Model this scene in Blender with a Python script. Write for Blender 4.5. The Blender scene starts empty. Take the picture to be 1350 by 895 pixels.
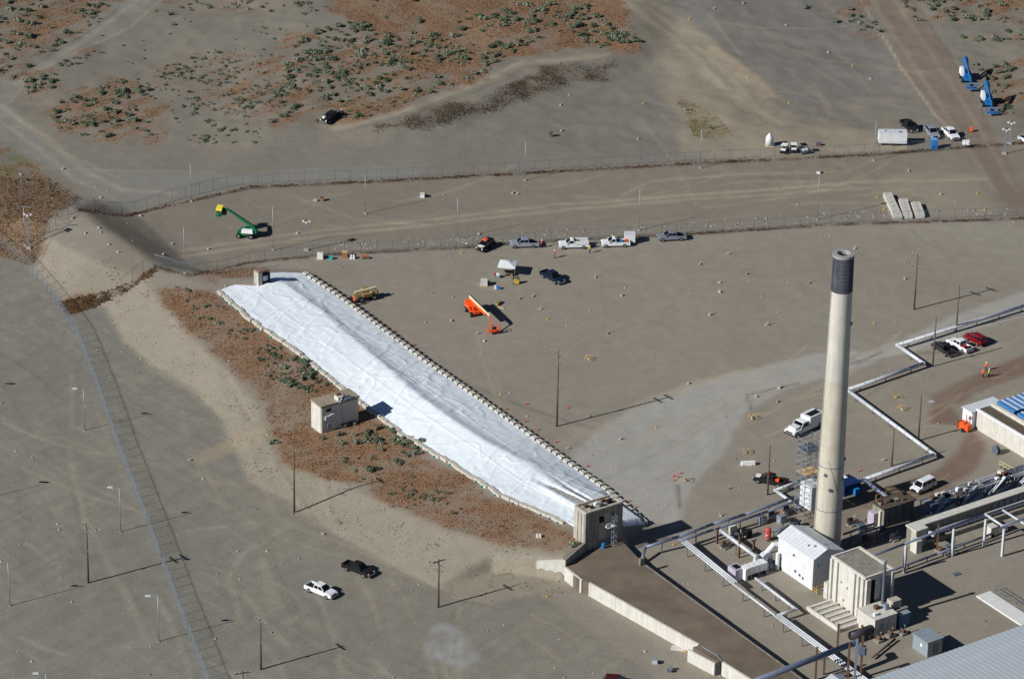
import bpy, bmesh, math, random
import numpy as np
from mathutils import Vector, Matrix
random.seed(7); rng = np.random.default_rng(7)
R = math.radians
S = bpy.context.scene
COL = S.collection

# ------------------------------------------------------------------ camera
FPX, PITCH, DIST, ROLL = 5100.0, R(26.0), 737.0, .0186      # focal length in photo pixels, tilt, range, roll
CX, CY = 675.0, 447.5
Cc = np.array([0, -DIST*math.cos(PITCH), DIST*math.sin(PITCH)])
Fw = np.array([0, math.cos(PITCH), -math.sin(PITCH)]); Up0 = np.array([0, math.sin(PITCH), math.cos(PITCH)]); Rt0 = np.array([1., 0, 0])
Up = Up0*math.cos(ROLL)-Rt0*math.sin(ROLL); Rt = np.cross(Fw, Up)
cam = bpy.data.cameras.new('camera'); camo = bpy.data.objects.new('camera', cam); COL.objects.link(camo)
cam.sensor_width = 36; cam.lens = FPX/1350*36; cam.clip_start = 1; cam.clip_end = 9000
camo.matrix_world = Matrix(((Rt[0], Up[0], -Fw[0], Cc[0]), (Rt[1], Up[1], -Fw[1], Cc[1]), (Rt[2], Up[2], -Fw[2], Cc[2]), (0, 0, 0, 1)))
S.camera = camo
# ------------------------------------------------------------------ light
SUN_AZ, SUN_EL = R(211.3), R(31.5)          # the sun stands behind the camera's left shoulder
W = bpy.data.worlds.new('World'); S.world = W; W.use_nodes = True
wn = W.node_tree; bg = wn.nodes['Background']; sky = wn.nodes.new('ShaderNodeTexSky')
sky.sky_type = 'NISHITA'; sky.sun_disc = False; sky.sun_elevation = SUN_EL; sky.sun_rotation = R(90)-SUN_AZ
sky.ozone_density = 4.0; sky.altitude = 2500; sky.air_density = .75; sky.dust_density = .2
wn.links.new(sky.outputs[0], bg.inputs[0]); bg.inputs[1].default_value = .05
sl = bpy.data.lights.new('sun', 'SUN'); so = bpy.data.objects.new('sun', sl); COL.objects.link(so)
sl.energy = 4.9; sl.angle = R(.53); sl.color = (1, .98, .94)
sd = Vector((math.cos(SUN_EL)*math.cos(SUN_AZ), math.cos(SUN_EL)*math.sin(SUN_AZ), math.sin(SUN_EL)))
so.rotation_euler = sd.to_track_quat('Z', 'Y').to_euler()
S.view_settings.view_transform = 'Standard'; S.view_settings.look = 'None'; S.view_settings.exposure = 0.0; S.view_settings.gamma = 1
# ------------------------------------------------------------------ survey: photo position -> place on the ground
def P(x, y, z=0.0):
    d = Fw+Rt*(x-CX)/FPX-Up*(y-CY)/FPX
    return Cc+d*((z-Cc[2])/d[2])
def Jv(X, Y, Z):
    a = np.stack([X-Cc[0], Y-Cc[1], Z-Cc[2]], -1); w = a@Fw
    return CX+FPX*(a@Rt)/w, CY-FPX*(a@Up)/w
TH = R(-55.5); E1 = np.array([math.cos(TH), math.sin(TH)]); E2 = np.array([-E1[1], E1[0]])   # the plant grid
def uvp(x, y, z=0.0): p = P(x, y, z)[:2]; return float(p@E1), float(p@E2)
def Wd(u, v, z=0.0): p = u*E1+v*E2; return Vector((p[0], p[1], z))
def hgt(x, yb, yt, z=0.0):
    b = P(x, yb, z); lo, hi = 0., 90.
    for _ in range(40):
        m = (lo+hi)/2
        if Jv(b[0], b[1], b[2]+m)[1] > yt: lo = m
        else: hi = m
    return lo
# ------------------------------------------------------------------ noise on arrays
def vnoise(x, y, seed):
    g = np.random.default_rng(seed).random((256, 256)); xi = np.floor(x).astype(int); yi = np.floor(y).astype(int)
    fx = x-xi; fy = y-yi; fx = fx*fx*(3-2*fx); fy = fy*fy*(3-2*fy)
    a = g[xi % 256, yi % 256]; b = g[(xi+1) % 256, yi % 256]; c = g[xi % 256, (yi+1) % 256]; d = g[(xi+1) % 256, (yi+1) % 256]
    return (a*(1-fx)+b*fx)*(1-fy)+(c*(1-fx)+d*fx)*fy
def fbm(x, y, sc, oct=4, seed=1):
    r = 0; am = .5; t = 0
    for k in range(oct):
        r = r+am*vnoise(x/sc+17.3*k, y/sc-9.1*k, seed+k); t += am; am *= .55; sc *= .5
    return r/t-.5
def sstep(x, a, b): t = np.clip((x-a)/(b-a), 0, 1); return t*t*(3-2*t)
def lin(c): c = np.array(c, float)/255; return np.where(c <= .04045, c/12.92, ((c+.055)/1.055)**2.4)
# ------------------------------------------------------------------ terrain height
G = .55
def ext(a, b, n=34):
    st = [G]; 
    while sum(st) < 1800: st.append(st[-1]*1.28)
    return np.array(st).cumsum()
X0, X1, Y0, Y1 = -140., 140., -150., 205.
fxs = np.arange(X0, X1+.01, G); fys = np.arange(Y0, Y1+.01, G)
e = ext(0, 0); gx = np.concatenate([X0-e[::-1], fxs, fxs[-1]+e]); gy = np.concatenate([Y0-e[::-1], fys, fys[-1]+e]); NE = len(e)
BL = [  # break lines of the tunnel mound: (photo x, photo y, z)
 [(38,352,-.8),(85,398,-.8),(140,405,-.8),(165,453,-.8),(205,486,-.8),(250,513,-.8),(293,556,-.8),(330,636,-.8),(390,668,-.8),(440,705,-.8),(520,748,-.8),(600,788,-.8),(650,794,-.8),(712,782,-.8)],
 [(78,322,1.8),(105,335,2),(150,355,2),(190,372,2),(205,390,2.1),(250,440,2.0),(300,492,1.6),(340,535,.7),(352,578,.1),(390,618,.3),(470,645,.9),(520,670,1.6),(600,703,2.1),(680,720,2.4),(738,727,2.6)],
 [(90,276,2.6),(150,314,2.75),(205,350,2.75),(250,370,2.8),(290,385,2.3),(330,420,2.4),(390,462,2.1),(450,510,1.4),(490,541,.9),(530,572,.9),(600,613,1.5),(660,652,2.2),(750,692,2.8)],
 [(107,276,2.7),(158,312,2.7),(216,350,2.7),(290,366,2.6),(365,368,2.6),(425,412,2.6),(475,455,2.7),(505,480,2.7),(555,525,2.7),(635,580,2.7),(695,610,2.7),(745,648,2.7),(790,668,2.9)],
 [(150,263,.15),(190,292,.15),(224,325,.2),(258,356,.6),(318,362,1.5),(376,364,1.8),(436,412,1.9),(487,455,1.95),(517,480,1.95),(568,525,1.95),(649,580,1.95),(709,610,1.95),(760,640,1.8),(808,656,1.5)],
 [(175,260,0),(208,288,0),(240,322,0),(272,352,.2),(330,356,.7),(397,360,.9),(440,388,.9),(500,433,.8),(560,478,.7),(620,520,.6),(680,563,.5),(740,606,.4),(800,649,.3),(850,694,.2)],
 [(182,258,0),(214,286,0),(246,320,0),(280,350,0),(340,352,0),(404,355,0),(447,384,0),(507,429,0),(567,474,0),(627,516,0),(687,559,0),(747,602,0),(806,645,0),(857,690,0)],
]
BLa = []
for bl in BL:
    q = sorted([(*uvp(a, b, z), z) for a, b, z in bl]); BLa.append(np.array(q))
U_END = 78.6
def height_exact(X, Y):
    u = X*E1[0]+Y*E1[1]; v = X*E2[0]+Y*E2[1]
    Vs = [np.interp(u, b[:, 0], b[:, 1]) for b in BLa]; Zs = [np.interp(u, b[:, 0], b[:, 2]) for b in BLa]
    for k in range(1, len(Vs)): Vs[k] = np.maximum(Vs[k], Vs[k-1]+.15)
    z = np.where(v < Vs[0], -.8, 0.)
    for k in range(len(Vs)-1):
        t = np.clip((v-Vs[k])/(Vs[k+1]-Vs[k]), 0, 1)
        z = np.where((v >= Vs[k]) & (v < Vs[k+1]), Zs[k]*(1-t)+Zs[k+1]*t, z)
    z = np.where(z > 0, z*(.06+.94*sstep(u, BLa[3][0, 0]-11, BLa[3][0, 0])), z)
    # the mound stops at the wing wall; beyond it the low yard and the plant yard lie flat
    ue = np.where(v < -43.3, np.interp(v, [-52, -46.3, -43.3], [71, 75.95, 80.1]), np.interp(v, [-43.3, -36.6, -29.6, -27, -20], [80.1, 77.6, 77.6, 74.8, 73.5]))
    flat = np.where(v < -37.5, -.8, 0.)
    k = sstep(u, ue-.45, ue+.15); z = z*(1-k)+flat*k
    px, py = Jv(X, Y, np.zeros_like(X))
    # hill on the left edge, low rise and cut bank beyond the fences
    z = z+1.3*sstep(-(px-(py-190)*1.3-10), -10, 130)*sstep(py, 150, 200)*(1-sstep(py, 285, 340))
    bank = np.interp(px, [300, 420, 520, 600, 700, 800, 860], [205, 172, 168, 152, 112, 84, 70])
    z = z+2.0*(1-sstep(py, bank-4, bank+26))*sstep(px, 250, 420)*(1-sstep(px, 820, 900))*sstep(py, -60, 0)
    des = 1-sstep(py, 150, 235)
    z = z+des*(2.0*fbm(X, Y, 20, 4, 3)+1.4*fbm(X, Y, 60, 3, 9))
    z = z+.10*fbm(X, Y, 4, 3, 21)*(1+des)+.05*fbm(X, Y, 1.6, 2, 31)
    yard = sstep(v, -20, -5)*sstep(u, 60, 90)
    return z
XX, YY = np.meshgrid(gx, gy, indexing='ij')
HH = height_exact(XX, YY)
for _ in range(1):    # soften the break lines a little
    a = HH[NE:-NE, NE:-NE]; b = a.copy()
    b[1:-1, 1:-1] = (a[1:-1, 1:-1]*2+a[:-2, 1:-1]+a[2:, 1:-1]+a[1:-1, :-2]+a[1:-1, 2:])/6
    HH[NE:-NE, NE:-NE] = b
HF = HH[NE:-NE, NE:-NE]
def H(x, y):
    x = np.asarray(x, float); y = np.asarray(y, float)
    i = np.clip((x-X0)/G, 0, len(fxs)-2.001); j = np.clip((y-Y0)/G, 0, len(fys)-2.001)
    ii = i.astype(int); jj = j.astype(int); fx = i-ii; fy = j-jj
    return (HF[ii, jj]*(1-fx)+HF[ii+1, jj]*fx)*(1-fy)+(HF[ii, jj+1]*(1-fx)+HF[ii+1, jj+1]*fx)*fy
def T(px, py):
    z = 0.
    for _ in range(14):
        p = P(px, py, z); z = .5*z+.5*float(H(p[0], p[1]))
    p = P(px, py, z); return Vector((p[0], p[1], float(H(p[0], p[1]))))
def ang(a, b):
    p, q = T(*a), T(*b); return math.atan2(q.y-p.y, q.x-p.x)
# ------------------------------------------------------------------ materials
MATS = {}
def mat(name, rgb, rough=.8, metal=0., var=.12, scale=1.5, bump=0., streak=0., lin_in=False, spec=.3):
    if name in MATS: return MATS[name]
    m = bpy.data.materials.new(name); m.use_nodes = True; n = m.node_tree; b = n.nodes['Principled BSDF']
    c = np.array(rgb) if lin_in else lin(rgb)
    b.inputs['Roughness'].default_value = rough; b.inputs['Metallic'].default_value = metal; b.inputs['Specular IOR Level'].default_value = spec
    tc = n.nodes.new('ShaderNodeTexCoord'); no = n.nodes.new('ShaderNodeTexNoise'); no.inputs['Scale'].default_value = scale; no.inputs['Detail'].default_value = 6; no.inputs['Roughness'].default_value = .65
    n.links.new(tc.outputs['Object'], no.inputs['Vector'])
    rp = n.nodes.new('ShaderNodeValToRGB'); rp.color_ramp.elements[0].position = .3; rp.color_ramp.elements[1].position = .7
    rp.color_ramp.elements[0].color = (*(c*(1-var)), 1); rp.color_ramp.elements[1].color = (*np.minimum(c*(1+var), .95), 1)
    n.links.new(no.outputs['Fac'], rp.inputs[0]); out = rp.outputs[0]
    if streak:
        mp = n.nodes.new('ShaderNodeMapping'); mp.inputs['Scale'].default_value = (1.6, 1.6, .09); n.links.new(tc.outputs['Object'], mp.inputs[0])
        n2 = n.nodes.new('ShaderNodeTexNoise'); n2.inputs['Scale'].default_value = 1.3; n2.inputs['Detail'].default_value = 5; n.links.new(mp.outputs[0], n2.inputs['Vector'])
        r2 = n.nodes.new('ShaderNodeValToRGB'); r2.color_ramp.elements[0].position = .38; r2.color_ramp.elements[1].position = .62
        r2.color_ramp.elements[0].color = (1-streak, 1-streak*1.05, 1-streak*1.15, 1); r2.color_ramp.elements[1].color = (1, 1, 1, 1); n.links.new(n2.outputs['Fac'], r2.inputs[0])
        mx = n.nodes.new('ShaderNodeMix'); mx.data_type = 'RGBA'; mx.blend_type = 'MULTIPLY'; mx.inputs[0].default_value = 1
        n.links.new(out, mx.inputs[6]); n.links.new(r2.outputs[0], mx.inputs[7]); out = mx.outputs[2]
    n.links.new(out, b.inputs['Base Color'])
    if bump:
        bp = n.nodes.new('ShaderNodeBump'); bp.inputs['Strength'].default_value = bump; bp.inputs['Distance'].default_value = .05
        n.links.new(no.outputs['Fac'], bp.inputs['Height']); n.links.new(bp.outputs[0], b.inputs['Normal'])
    MATS[name] = m; return m
def attr_mat(name, attr, rough=.95, det=()):
    m = bpy.data.materials.new(name); m.use_nodes = True; n = m.node_tree; b = n.nodes['Principled BSDF']; b.inputs['Roughness'].default_value = rough; b.inputs['Specular IOR Level'].default_value = .1
    a = n.nodes.new('ShaderNodeAttribute'); a.attribute_name = attr; out = a.outputs['Color']; tc = n.nodes.new('ShaderNodeTexCoord')
    for sc, lo, hi, dt in det:
        no = n.nodes.new('ShaderNodeTexNoise'); no.inputs['Scale'].default_value = sc; no.inputs['Detail'].default_value = dt; no.inputs['Roughness'].default_value = .7
        n.links.new(tc.outputs['Object'], no.inputs['Vector'])
        rp = n.nodes.new('ShaderNodeMapRange'); rp.inputs['From Min'].default_value = .25; rp.inputs['From Max'].default_value = .75; rp.inputs['To Min'].default_value = lo; rp.inputs['To Max'].default_value = hi
        n.links.new(no.outputs['Fac'], rp.inputs['Value'])
        vm = n.nodes.new('ShaderNodeVectorMath'); vm.operation = 'SCALE'; n.links.new(out, vm.inputs[0]); n.links.new(rp.outputs[0], vm.inputs['Scale']); out = vm.outputs[0]
        last = no
    n.links.new(out, b.inputs['Base Color'])
    if det:
        bp = n.nodes.new('ShaderNodeBump'); bp.inputs['Strength'].default_value = .35; bp.inputs['Distance'].default_value = .08
        n.links.new(last.outputs['Fac'], bp.inputs['Height']); n.links.new(bp.outputs[0], b.inputs['Normal'])
    return m
def veil(name, rgb, cover):
    """woven wire too fine to draw: lets part of the light through"""
    m = bpy.data.materials.new(name); m.use_nodes = True; n = m.node_tree; b = n.nodes['Principled BSDF']
    b.inputs['Base Color'].default_value = (*lin(rgb), 1); b.inputs['Roughness'].default_value = .6; b.inputs['Alpha'].default_value = cover
    return m
M = dict(
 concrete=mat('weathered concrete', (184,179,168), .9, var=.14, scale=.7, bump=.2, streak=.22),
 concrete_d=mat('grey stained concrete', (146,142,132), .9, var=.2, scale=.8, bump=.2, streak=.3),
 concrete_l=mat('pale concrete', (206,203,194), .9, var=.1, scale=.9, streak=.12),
 stack=mat('cream concrete stack', (196,190,174), .85, var=.09, scale=.4, streak=.12),
 soot=mat('dark banded stack top', (74,77,86), .8, var=.3, scale=.6, streak=.3),
 black=mat('black rubber', (24,24,26), .8, var=.2), hole=mat('dark inside', (14,14,15), .9),
 white=mat('white painted metal', (226,228,230), .5, var=.05, scale=.5, streak=.06), whiteroof=mat('white metal roof', (206,210,214), .55, var=.06, scale=.6),
 galv=mat('galvanised steel', (150,160,172), .45, .4, var=.15), galvd=mat('dull grey steel', (112,120,132), .5, .4, var=.2),
 lag=mat('pale pipe lagging', (200,204,208), .5, .1, var=.12, scale=2), lagb=mat('blue grey pipe', (120,130,152), .45, .3, var=.15, scale=2),
 wood=mat('weathered pole wood', (104,90,78), .9, var=.25, scale=3), rust=mat('rusty steel', (104,78,62), .85, var=.3, scale=3),
 roofslab=mat('brown gravel roof', (114,102,88), .95, var=.26, scale=.22, bump=.4), brownroof=mat('brown tar roof', (92,82,70), .95, var=.25, scale=1.2, bump=.3),
 hutroof=mat('mossy dark roof', (84,76,64), .95, var=.4, scale=1.6, bump=.3),
 bluegrey=mat('blue grey metal', (150,164,172), .5, .2, var=.07, streak=.06), bigroof=mat('pale ribbed metal roof', (184,192,198), .45, .1, var=.06, scale=.4),
 skyblue=mat('blue translucent panel', (70,130,190), .35, var=.12, scale=1.), 
 orange=mat('orange machine paint', (235,92,40), .45, var=.1), blue=mat('blue machine paint', (36,118,186), .4, var=.1), green=mat('green machine paint', (20,110,70), .45, var=.1),
 cream=mat('cream boom steel', (222,212,168), .5, var=.08), yellow=mat('yellow paint', (200,164,72), .55, var=.12), bright=mat('bright yellow basket', (250,226,70), .5, var=.05),
 tan=mat('tan machine paint', (150,126,84), .6, var=.15), flag=mat('fluorescent orange', (255,100,60), .6, var=.08), red=mat('red paint', (176,26,34), .4, var=.1),
 glass=mat('dark vehicle glass', (16,20,26), .08, var=.1, spec=.6), chrome=mat('bright trim', (190,190,194), .25, .8, var=.05), lamp=mat('lamp glass', (226,228,230), .2, var=.03), tail=mat('red lamp', (150,14,14), .3),
 tyre=mat('tyre', (26,26,27), .85), rim=mat('wheel rim', (150,152,156), .4, .5), 
 block=mat('off white concrete block', (192,187,174), .9, var=.14, scale=1.8, bump=.25), teal=mat('teal strap', (60,170,175), .6), bag=mat('grey white sandbag', (172,170,164), .9, var=.15, scale=3),
 sign=mat('white panel', (232,232,232), .5), timber=mat('pale timber', (200,170,120), .8), card=mat('brown box', (150,110,74), .9), pipeblue=mat('blue hose', (22,84,170), .4),
 purple=mat('lilac grey panel', (178,170,186), .6))
# ------------------------------------------------------------------ mesh helpers
class MB:
    def __init__(s): s.v = []; s.f = []; s.m = []
    def add(s, vs, fs, mi=0):
        o = len(s.v); s.v += [tuple(map(float, q)) for q in vs]; s.f += [tuple(o+i for i in f) for f in fs]; s.m += [mi]*len(fs); return s
    def box(s, c, d, rz=0., mi=0, taper=1., tz=0.):
        cx, cy, cz = c; a, b, h = d[0]/2, d[1]/2, d[2]/2; cs, sn = math.cos(rz), math.sin(rz); vs = []
        for z, t in ((-h, 1), (h, taper)):
            for x, y in ((-a, -b), (a, -b), (a, b), (-a, b)):
                x *= t; y *= t; vs.append((cx+x*cs-y*sn, cy+x*sn+y*cs, cz+z))
        return s.add(vs, [(0, 3, 2, 1), (4, 5, 6, 7), (0, 1, 5, 4), (1, 2, 6, 5), (2, 3, 7, 6), (3, 0, 4, 7)], mi)
    def bx(s, a, b, mi=0):     # box by two corners
        return s.box([(a[i]+b[i])/2 for i in range(3)], [abs(b[i]-a[i]) for i in range(3)], 0, mi)
    def tube(s, p, q, r, r2=None, n=8, mi=0, cap=True):
        p = Vector(p); q = Vector(q); r2 = r if r2 is None else r2; d = (q-p).normalized()
        a = d.orthogonal().normalized() if abs(d.z) < .99 else Vector((1, 0, 0)); b = d.cross(a); vs = []
        for c, rr in ((p, r), (q, r2)):
            for i in range(n):
                t = 2*math.pi*i/n; vs.append(c+a*(rr*math.cos(t))+b*(rr*math.sin(t)))
        fs = [(i, (i+1) % n, n+(i+1) % n, n+i) for i in range(n)]
        if cap: fs += [tuple(range(n-1, -1, -1)), tuple(range(n, 2*n))]
        return s.add(vs, fs, mi)
    def beam(s, p, q, w, h=None, mi=0):    # square bar
        p = Vector(p); q = Vector(q); h = h or w; d = (q-p).normalized(); a = d.cross(Vector((0, 0, 1)))
        a = a.normalized() if a.length > .01 else Vector((1, 0, 0)); b = a.cross(d); vs = []
        for c in (p, q):
            for i, j in ((-1, -1), (1, -1), (1, 1), (-1, 1)): vs.append(c+a*(i*w/2)+b*(j*h/2))
        return s.add(vs, [(0, 3, 2, 1), (4, 5, 6, 7), (0, 1, 5, 4), (1, 2, 6, 5), (2, 3, 7, 6), (3, 0, 4, 7)], mi)
    def prism(s, poly, z0, z1, mi=0):
        n = len(poly); vs = [(x, y, z0) for x, y in poly]+[(x, y, z1) for x, y in poly]
        return s.add(vs, [tuple(range(n-1, -1, -1)), tuple(range(n, 2*n))]+[(i, (i+1) % n, n+(i+1) % n, n+i) for i in range(n)], mi)
    def side(s, prof, w, lean=0., z0=.5, mi=0):   # side outline (x,z) pulled across the width, leaning in with height
        n = len(prof); vs = []
        for sg in (-1, 1): vs += [(x, sg*(w/2-max(0, z-z0)*lean), z) for x, z in prof]
        return s.add(vs, [tuple(range(n)), tuple(range(2*n-1, n-1, -1))]+[(i, n+i, n+(i+1) % n, (i+1) % n) for i in range(n)], mi)
    def lathe(s, prof, n=32, c=(0, 0), mi=0):
        vs = []
        for r, z in prof: vs += [(c[0]+r*math.cos(2*math.pi*i/n), c[1]+r*math.sin(2*math.pi*i/n), z) for i in range(n)]
        return s.add(vs, [(k*n+i, k*n+(i+1) % n, (k+1)*n+(i+1) % n, (k+1)*n+i) for k in range(len(prof)-1) for i in range(n)], mi)
    def ball(s, c, r, n=8, mi=0, sz=1.):
        pr = [(max(.001, r*math.sin(math.pi*k/6)), c[2]-r*sz*math.cos(math.pi*k/6)) for k in range(7)]; return s.lathe(pr, n, c, mi)
    def mesh(s, name, mats, smooth=False):
        me = bpy.data.meshes.new(name); me.from_pydata(s.v, [], s.f)
        for m in (mats if isinstance(mats, (list, tuple)) else [mats]): me.materials.append(m)
        if any(s.m): me.polygons.foreach_set('material_index', s.m)
        bm = bmesh.new(); bm.from_mesh(me); bmesh.ops.recalc_face_normals(bm, faces=bm.faces); bm.to_mesh(me); bm.free()
        if smooth: me.polygons.foreach_set('use_smooth', [True]*len(me.polygons))
        return me
    def obj(s, name, mats, parent=None, smooth=False): return put(name, s.mesh(name, mats, smooth), parent)
def put(name, me, parent=None):
    o = bpy.data.objects.new(name, me); COL.objects.link(o)
    if parent is not None: o.parent = parent
    return o
def tag(o, label, cat, group=None):
    o['label'] = label; o['category'] = cat; o['kind'] = 'thing'
    if group: o['group'] = group
    return o
def thing(name, label, cat, loc=(0, 0, 0), rz=0., group=None):
    o = bpy.data.objects.new(name, None); COL.objects.link(o); o.location = loc; o.rotation_euler = (0, 0, rz); o.empty_display_size = .5
    return tag(o, label, cat, group)
def dup(root, loc, rz=0., label=None, group=None):
    r = root.copy(); COL.objects.link(r); r.location = loc; r.rotation_euler = (0, 0, rz)
    if label: r['label'] = label
    if group: r['group'] = group
    for ch in list(root.children):
        c = ch.copy(); COL.objects.link(c); c.parent = r
        for g in list(ch.children):
            d = g.copy(); COL.objects.link(d); d.parent = c
    return r
def structure(o): o['kind'] = 'structure'; return o
def stuff(o): o['kind'] = 'stuff'; return o
def npmesh(name, V, Fq, mats, col=None, attr='tint'):
    """mesh straight from arrays; Fq is (n,k)"""
    me = bpy.data.meshes.new(name); n, k = Fq.shape
    me.vertices.add(len(V)); me.vertices.foreach_set('co', np.ascontiguousarray(V, np.float32).ravel())
    me.loops.add(n*k); me.loops.foreach_set('vertex_index', np.ascontiguousarray(Fq, np.int32).ravel())
    me.polygons.add(n); me.polygons.foreach_set('loop_start', np.arange(0, n*k, k, dtype=np.int32))
    me.update(calc_edges=True)
    if col is not None:
        a = me.color_attributes.new(attr, 'FLOAT_COLOR', 'POINT'); a.data.foreach_set('color', np.concatenate([col, np.ones((len(col), 1))], 1).astype(np.float32).ravel())
    me.materials.append(mats); me.validate(); return me
# ================================================================== THE SETTING
# ------------------------------------------------------------------ ground: one sheet out to the horizon, coloured by soil type
def inside(px, py, poly):
    r = np.zeros(px.shape, bool); n = len(poly)
    for i in range(n):
        x1, y1 = poly[i]; x2, y2 = poly[(i+1) % n]
        if y1 == y2: continue
        c = ((y1 > py) != (y2 > py)) & (px < (x2-x1)*(py-y1)/(y2-y1)+x1); r ^= c
    return r
def dline(px, py, line):
    d = np.full(px.shape, 1e9)
    for (x1, y1), (x2, y2) in zip(line[:-1], line[1:]):
        vx, vy = x2-x1, y2-y1; t = np.clip(((px-x1)*vx+(py-y1)*2.2*vy*2.2/2.2)/(vx*vx+vy*vy*2.2), 0, 1)
        d = np.minimum(d, np.hypot(px-x1-t*vx, (py-y1-t*vy)*2.0))
    return d
def smear(a, k):
    for _ in range(k):
        b = a.copy(); b[1:-1, 1:-1] = (a[1:-1, 1:-1]+a[:-2, 1:-1]+a[2:, 1:-1]+a[1:-1, :-2]+a[1:-1, 2:])/5; a = b
    return a
PX, PY = Jv(XX, YY, HH*1.0)
n1 = fbm(XX, YY, 9, 4, 41); n2 = fbm(XX, YY, 9, 4, 51); n3 = fbm(XX, YY, 2.2, 3, 61); n4 = fbm(XX, YY, 30, 3, 71)
WX = PX+n1*46+n3*12; WY = PY+n2*26+n3*8
SX = PX+n1*10+n3*5; SY = PY+n2*6+n3*3
RED = {  # dry red grass country: polygon, cover
 'top_left': ([(-160,-80),(175,-80),(150,18),(112,42),(58,76),(12,106),(-160,140)], .62),
 'left_patch': ([(26,98),(60,90),(78,104),(72,128),(30,132)], .6),
 'left_patch_b': ([(62,146),(112,118),(150,104),(190,112),(222,150),(205,188),(130,190),(76,170)], .72),
 'left_strip': ([(70,86),(130,62),(134,72),(84,94)], .4),
 'middle_left': ([(200,92),(300,62),(352,72),(350,110),(330,160),(262,150),(230,120),(200,120)], .42),
 'middle': ([(440,-60),(800,-60),(832,32),(858,72),(812,74),(760,66),(700,72),(655,90),(600,112),(560,92),(520,62),(470,40),(430,20)], .95),
 'middle_streaks': ([(470,36),(600,60),(690,74),(640,98),(560,130),(470,168),(345,168),(328,148),(300,120),(352,72),(400,44)], .8),
 'top_mid_left': ([(200,-60),(345,-60),(345,14),(250,16),(205,10)], .3),
 'left_hill': ([(-200,150),(0,184),(40,212),(108,262),(80,280),(62,292),(52,340),(38,352),(0,332),(-200,300)], .62),
 'left_hill_toe': ([(80,394),(160,378),(205,352),(205,362),(150,392),(90,412)], .7),
 'mound': ([(196,382),(226,372),(292,390),(330,425),(392,468),(452,516),(532,578),(602,618),(662,657),(756,700),(778,712),(742,726),(680,722),(600,702),(520,668),(470,642),(392,616),(350,586),(352,560),(342,535),(300,490),(250,440)], 1.),
 'mound_top': ([(258,362),(300,352),(346,352),(346,376),(292,386)], .8),
 'top_right': ([(1205,-60),(1500,-60),(1500,32),(1285,32),(1232,30)], .85),
 'top_right_b': ([(1258,50),(1500,40),(1500,54),(1290,56)], .6),
 'top_right_c': ([(1290,86),(1340,78),(1500,84),(1500,156),(1318,152),(1300,120)], .7),
 'road_strip': ([(1085,-60),(1140,-60),(1166,48),(1160,58),(1120,34),(1080,6)], .5),
 'green_spot': ([(892,130),(930,140),(966,176),(945,186),(915,178),(900,150)], .35),
}
red = np.zeros_like(HH)
for k, (pg, w) in RED.items():
    red = np.maximum(red, inside(WX, WY, pg)*w)
red = smear(red, 2)
FP = sstep(fbm(XX, YY, 6, 4, 81)+.3*n3, -.26, .2)      # patchy
STK = sstep(fbm((PX*.95-PY*.9)*.016, (PY+PX*.33)*.16, 1.0, 4, 131)+.15*n3, -.08, .10)
redm = np.where(red > .93, red*(.45+.55*FP), red*np.where(PY < 200, .25*FP+.75*STK, FP))
YARD = lin((131,124,112)); LOW = lin((119,116,106)); SLOPE = lin((136,128,113)); STRIP = lin((120,113,101)); DES = lin((118,112,101)); TANR = lin((140,131,113)); BROWN = lin((118,104,91)); REDC = lin((124,94,70)); GREYR = lin((136,132,123)); DARK = lin((74,66,56))
UU = XX*E1[0]+YY*E1[1]; VV = XX*E2[0]+YY*E2[1]
toe = np.interp(UU, BLa[0][:, 0], BLa[0][:, 1])
lowm = (1-sstep(VV, toe-1.0, toe+.8))*sstep(PY, 318, 345)
C = np.zeros(HH.shape+(3,)); C[:] = YARD
def lay(c, m):
    global C
    C = C*(1-m[..., None])+c*m[..., None]
up = np.interp(PX, [-300, 100, 165, 230, 330, 500, 680, 930, 1150, 1290, 1600], [300, 275, 284, 268, 246, 238, 228, 214, 203, 192, 170])   # upper fence
mid = np.interp(PX, [-300, 165, 205, 250, 330, 440, 600, 700, 900, 1100, 1350, 1700], [420, 384, 350, 362, 345, 334, 326, 318, 308, 295, 287, 275])
lay(STRIP, sstep(PY, up-1, up+2)*(1-sstep(PY, mid-2, mid+2))*sstep(PX, 110, 170))
lay(DES, 1-sstep(PY, up-3, up+1))
lay(lin((122,121,115)), (1-sstep(PY, up-3, up+1))*smear(inside(SX, SY, [(-300,88),(0,100),(60,78),(120,40),(180,-60),(262,-60),(170,40),(110,66),(40,100),(14,135),(60,190),(130,225),(250,232),(420,222),(560,215),(560,238),(240,262),(165,282),(125,262),(100,240),(0,180),(-300,60)])*.55, 3))
lay(TANR, smear(inside(SX, SY, [(790,-60),(850,-60),(905,10),(950,60),(1000,120),(1060,165),(1190,175),(1200,200),(1000,210),(900,205),(870,150),(880,100),(850,50)])*.7, 4))
lay(lin((152,138,118)), smear(inside(SX, SY, [(930,60),(950,62),(1030,128),(1010,130),(970,100)])*.7, 2))
lay(lin((112,108,102)), smear(inside(SX, SY, [(860,-60),(1110,-60),(1170,60),(1190,110),(1150,135),(1045,138),(1000,100),(940,50),(885,15)])*.9, 3))
lay(lin((114,110,102)), smear(inside(SX, SY, [(560,190),(620,160),(740,110),(840,110),(900,160),(890,205),(700,225),(560,215)])*.7, 6))
lay(lin((116,104,93)), smear(inside(SX, SY, [(1130,-60),(1190,-60),(1215,18),(1262,92),(1300,160),(1345,240),(1400,300),(1340,300),(1290,215),(1232,150),(1190,90)])*1., 1))
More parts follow.
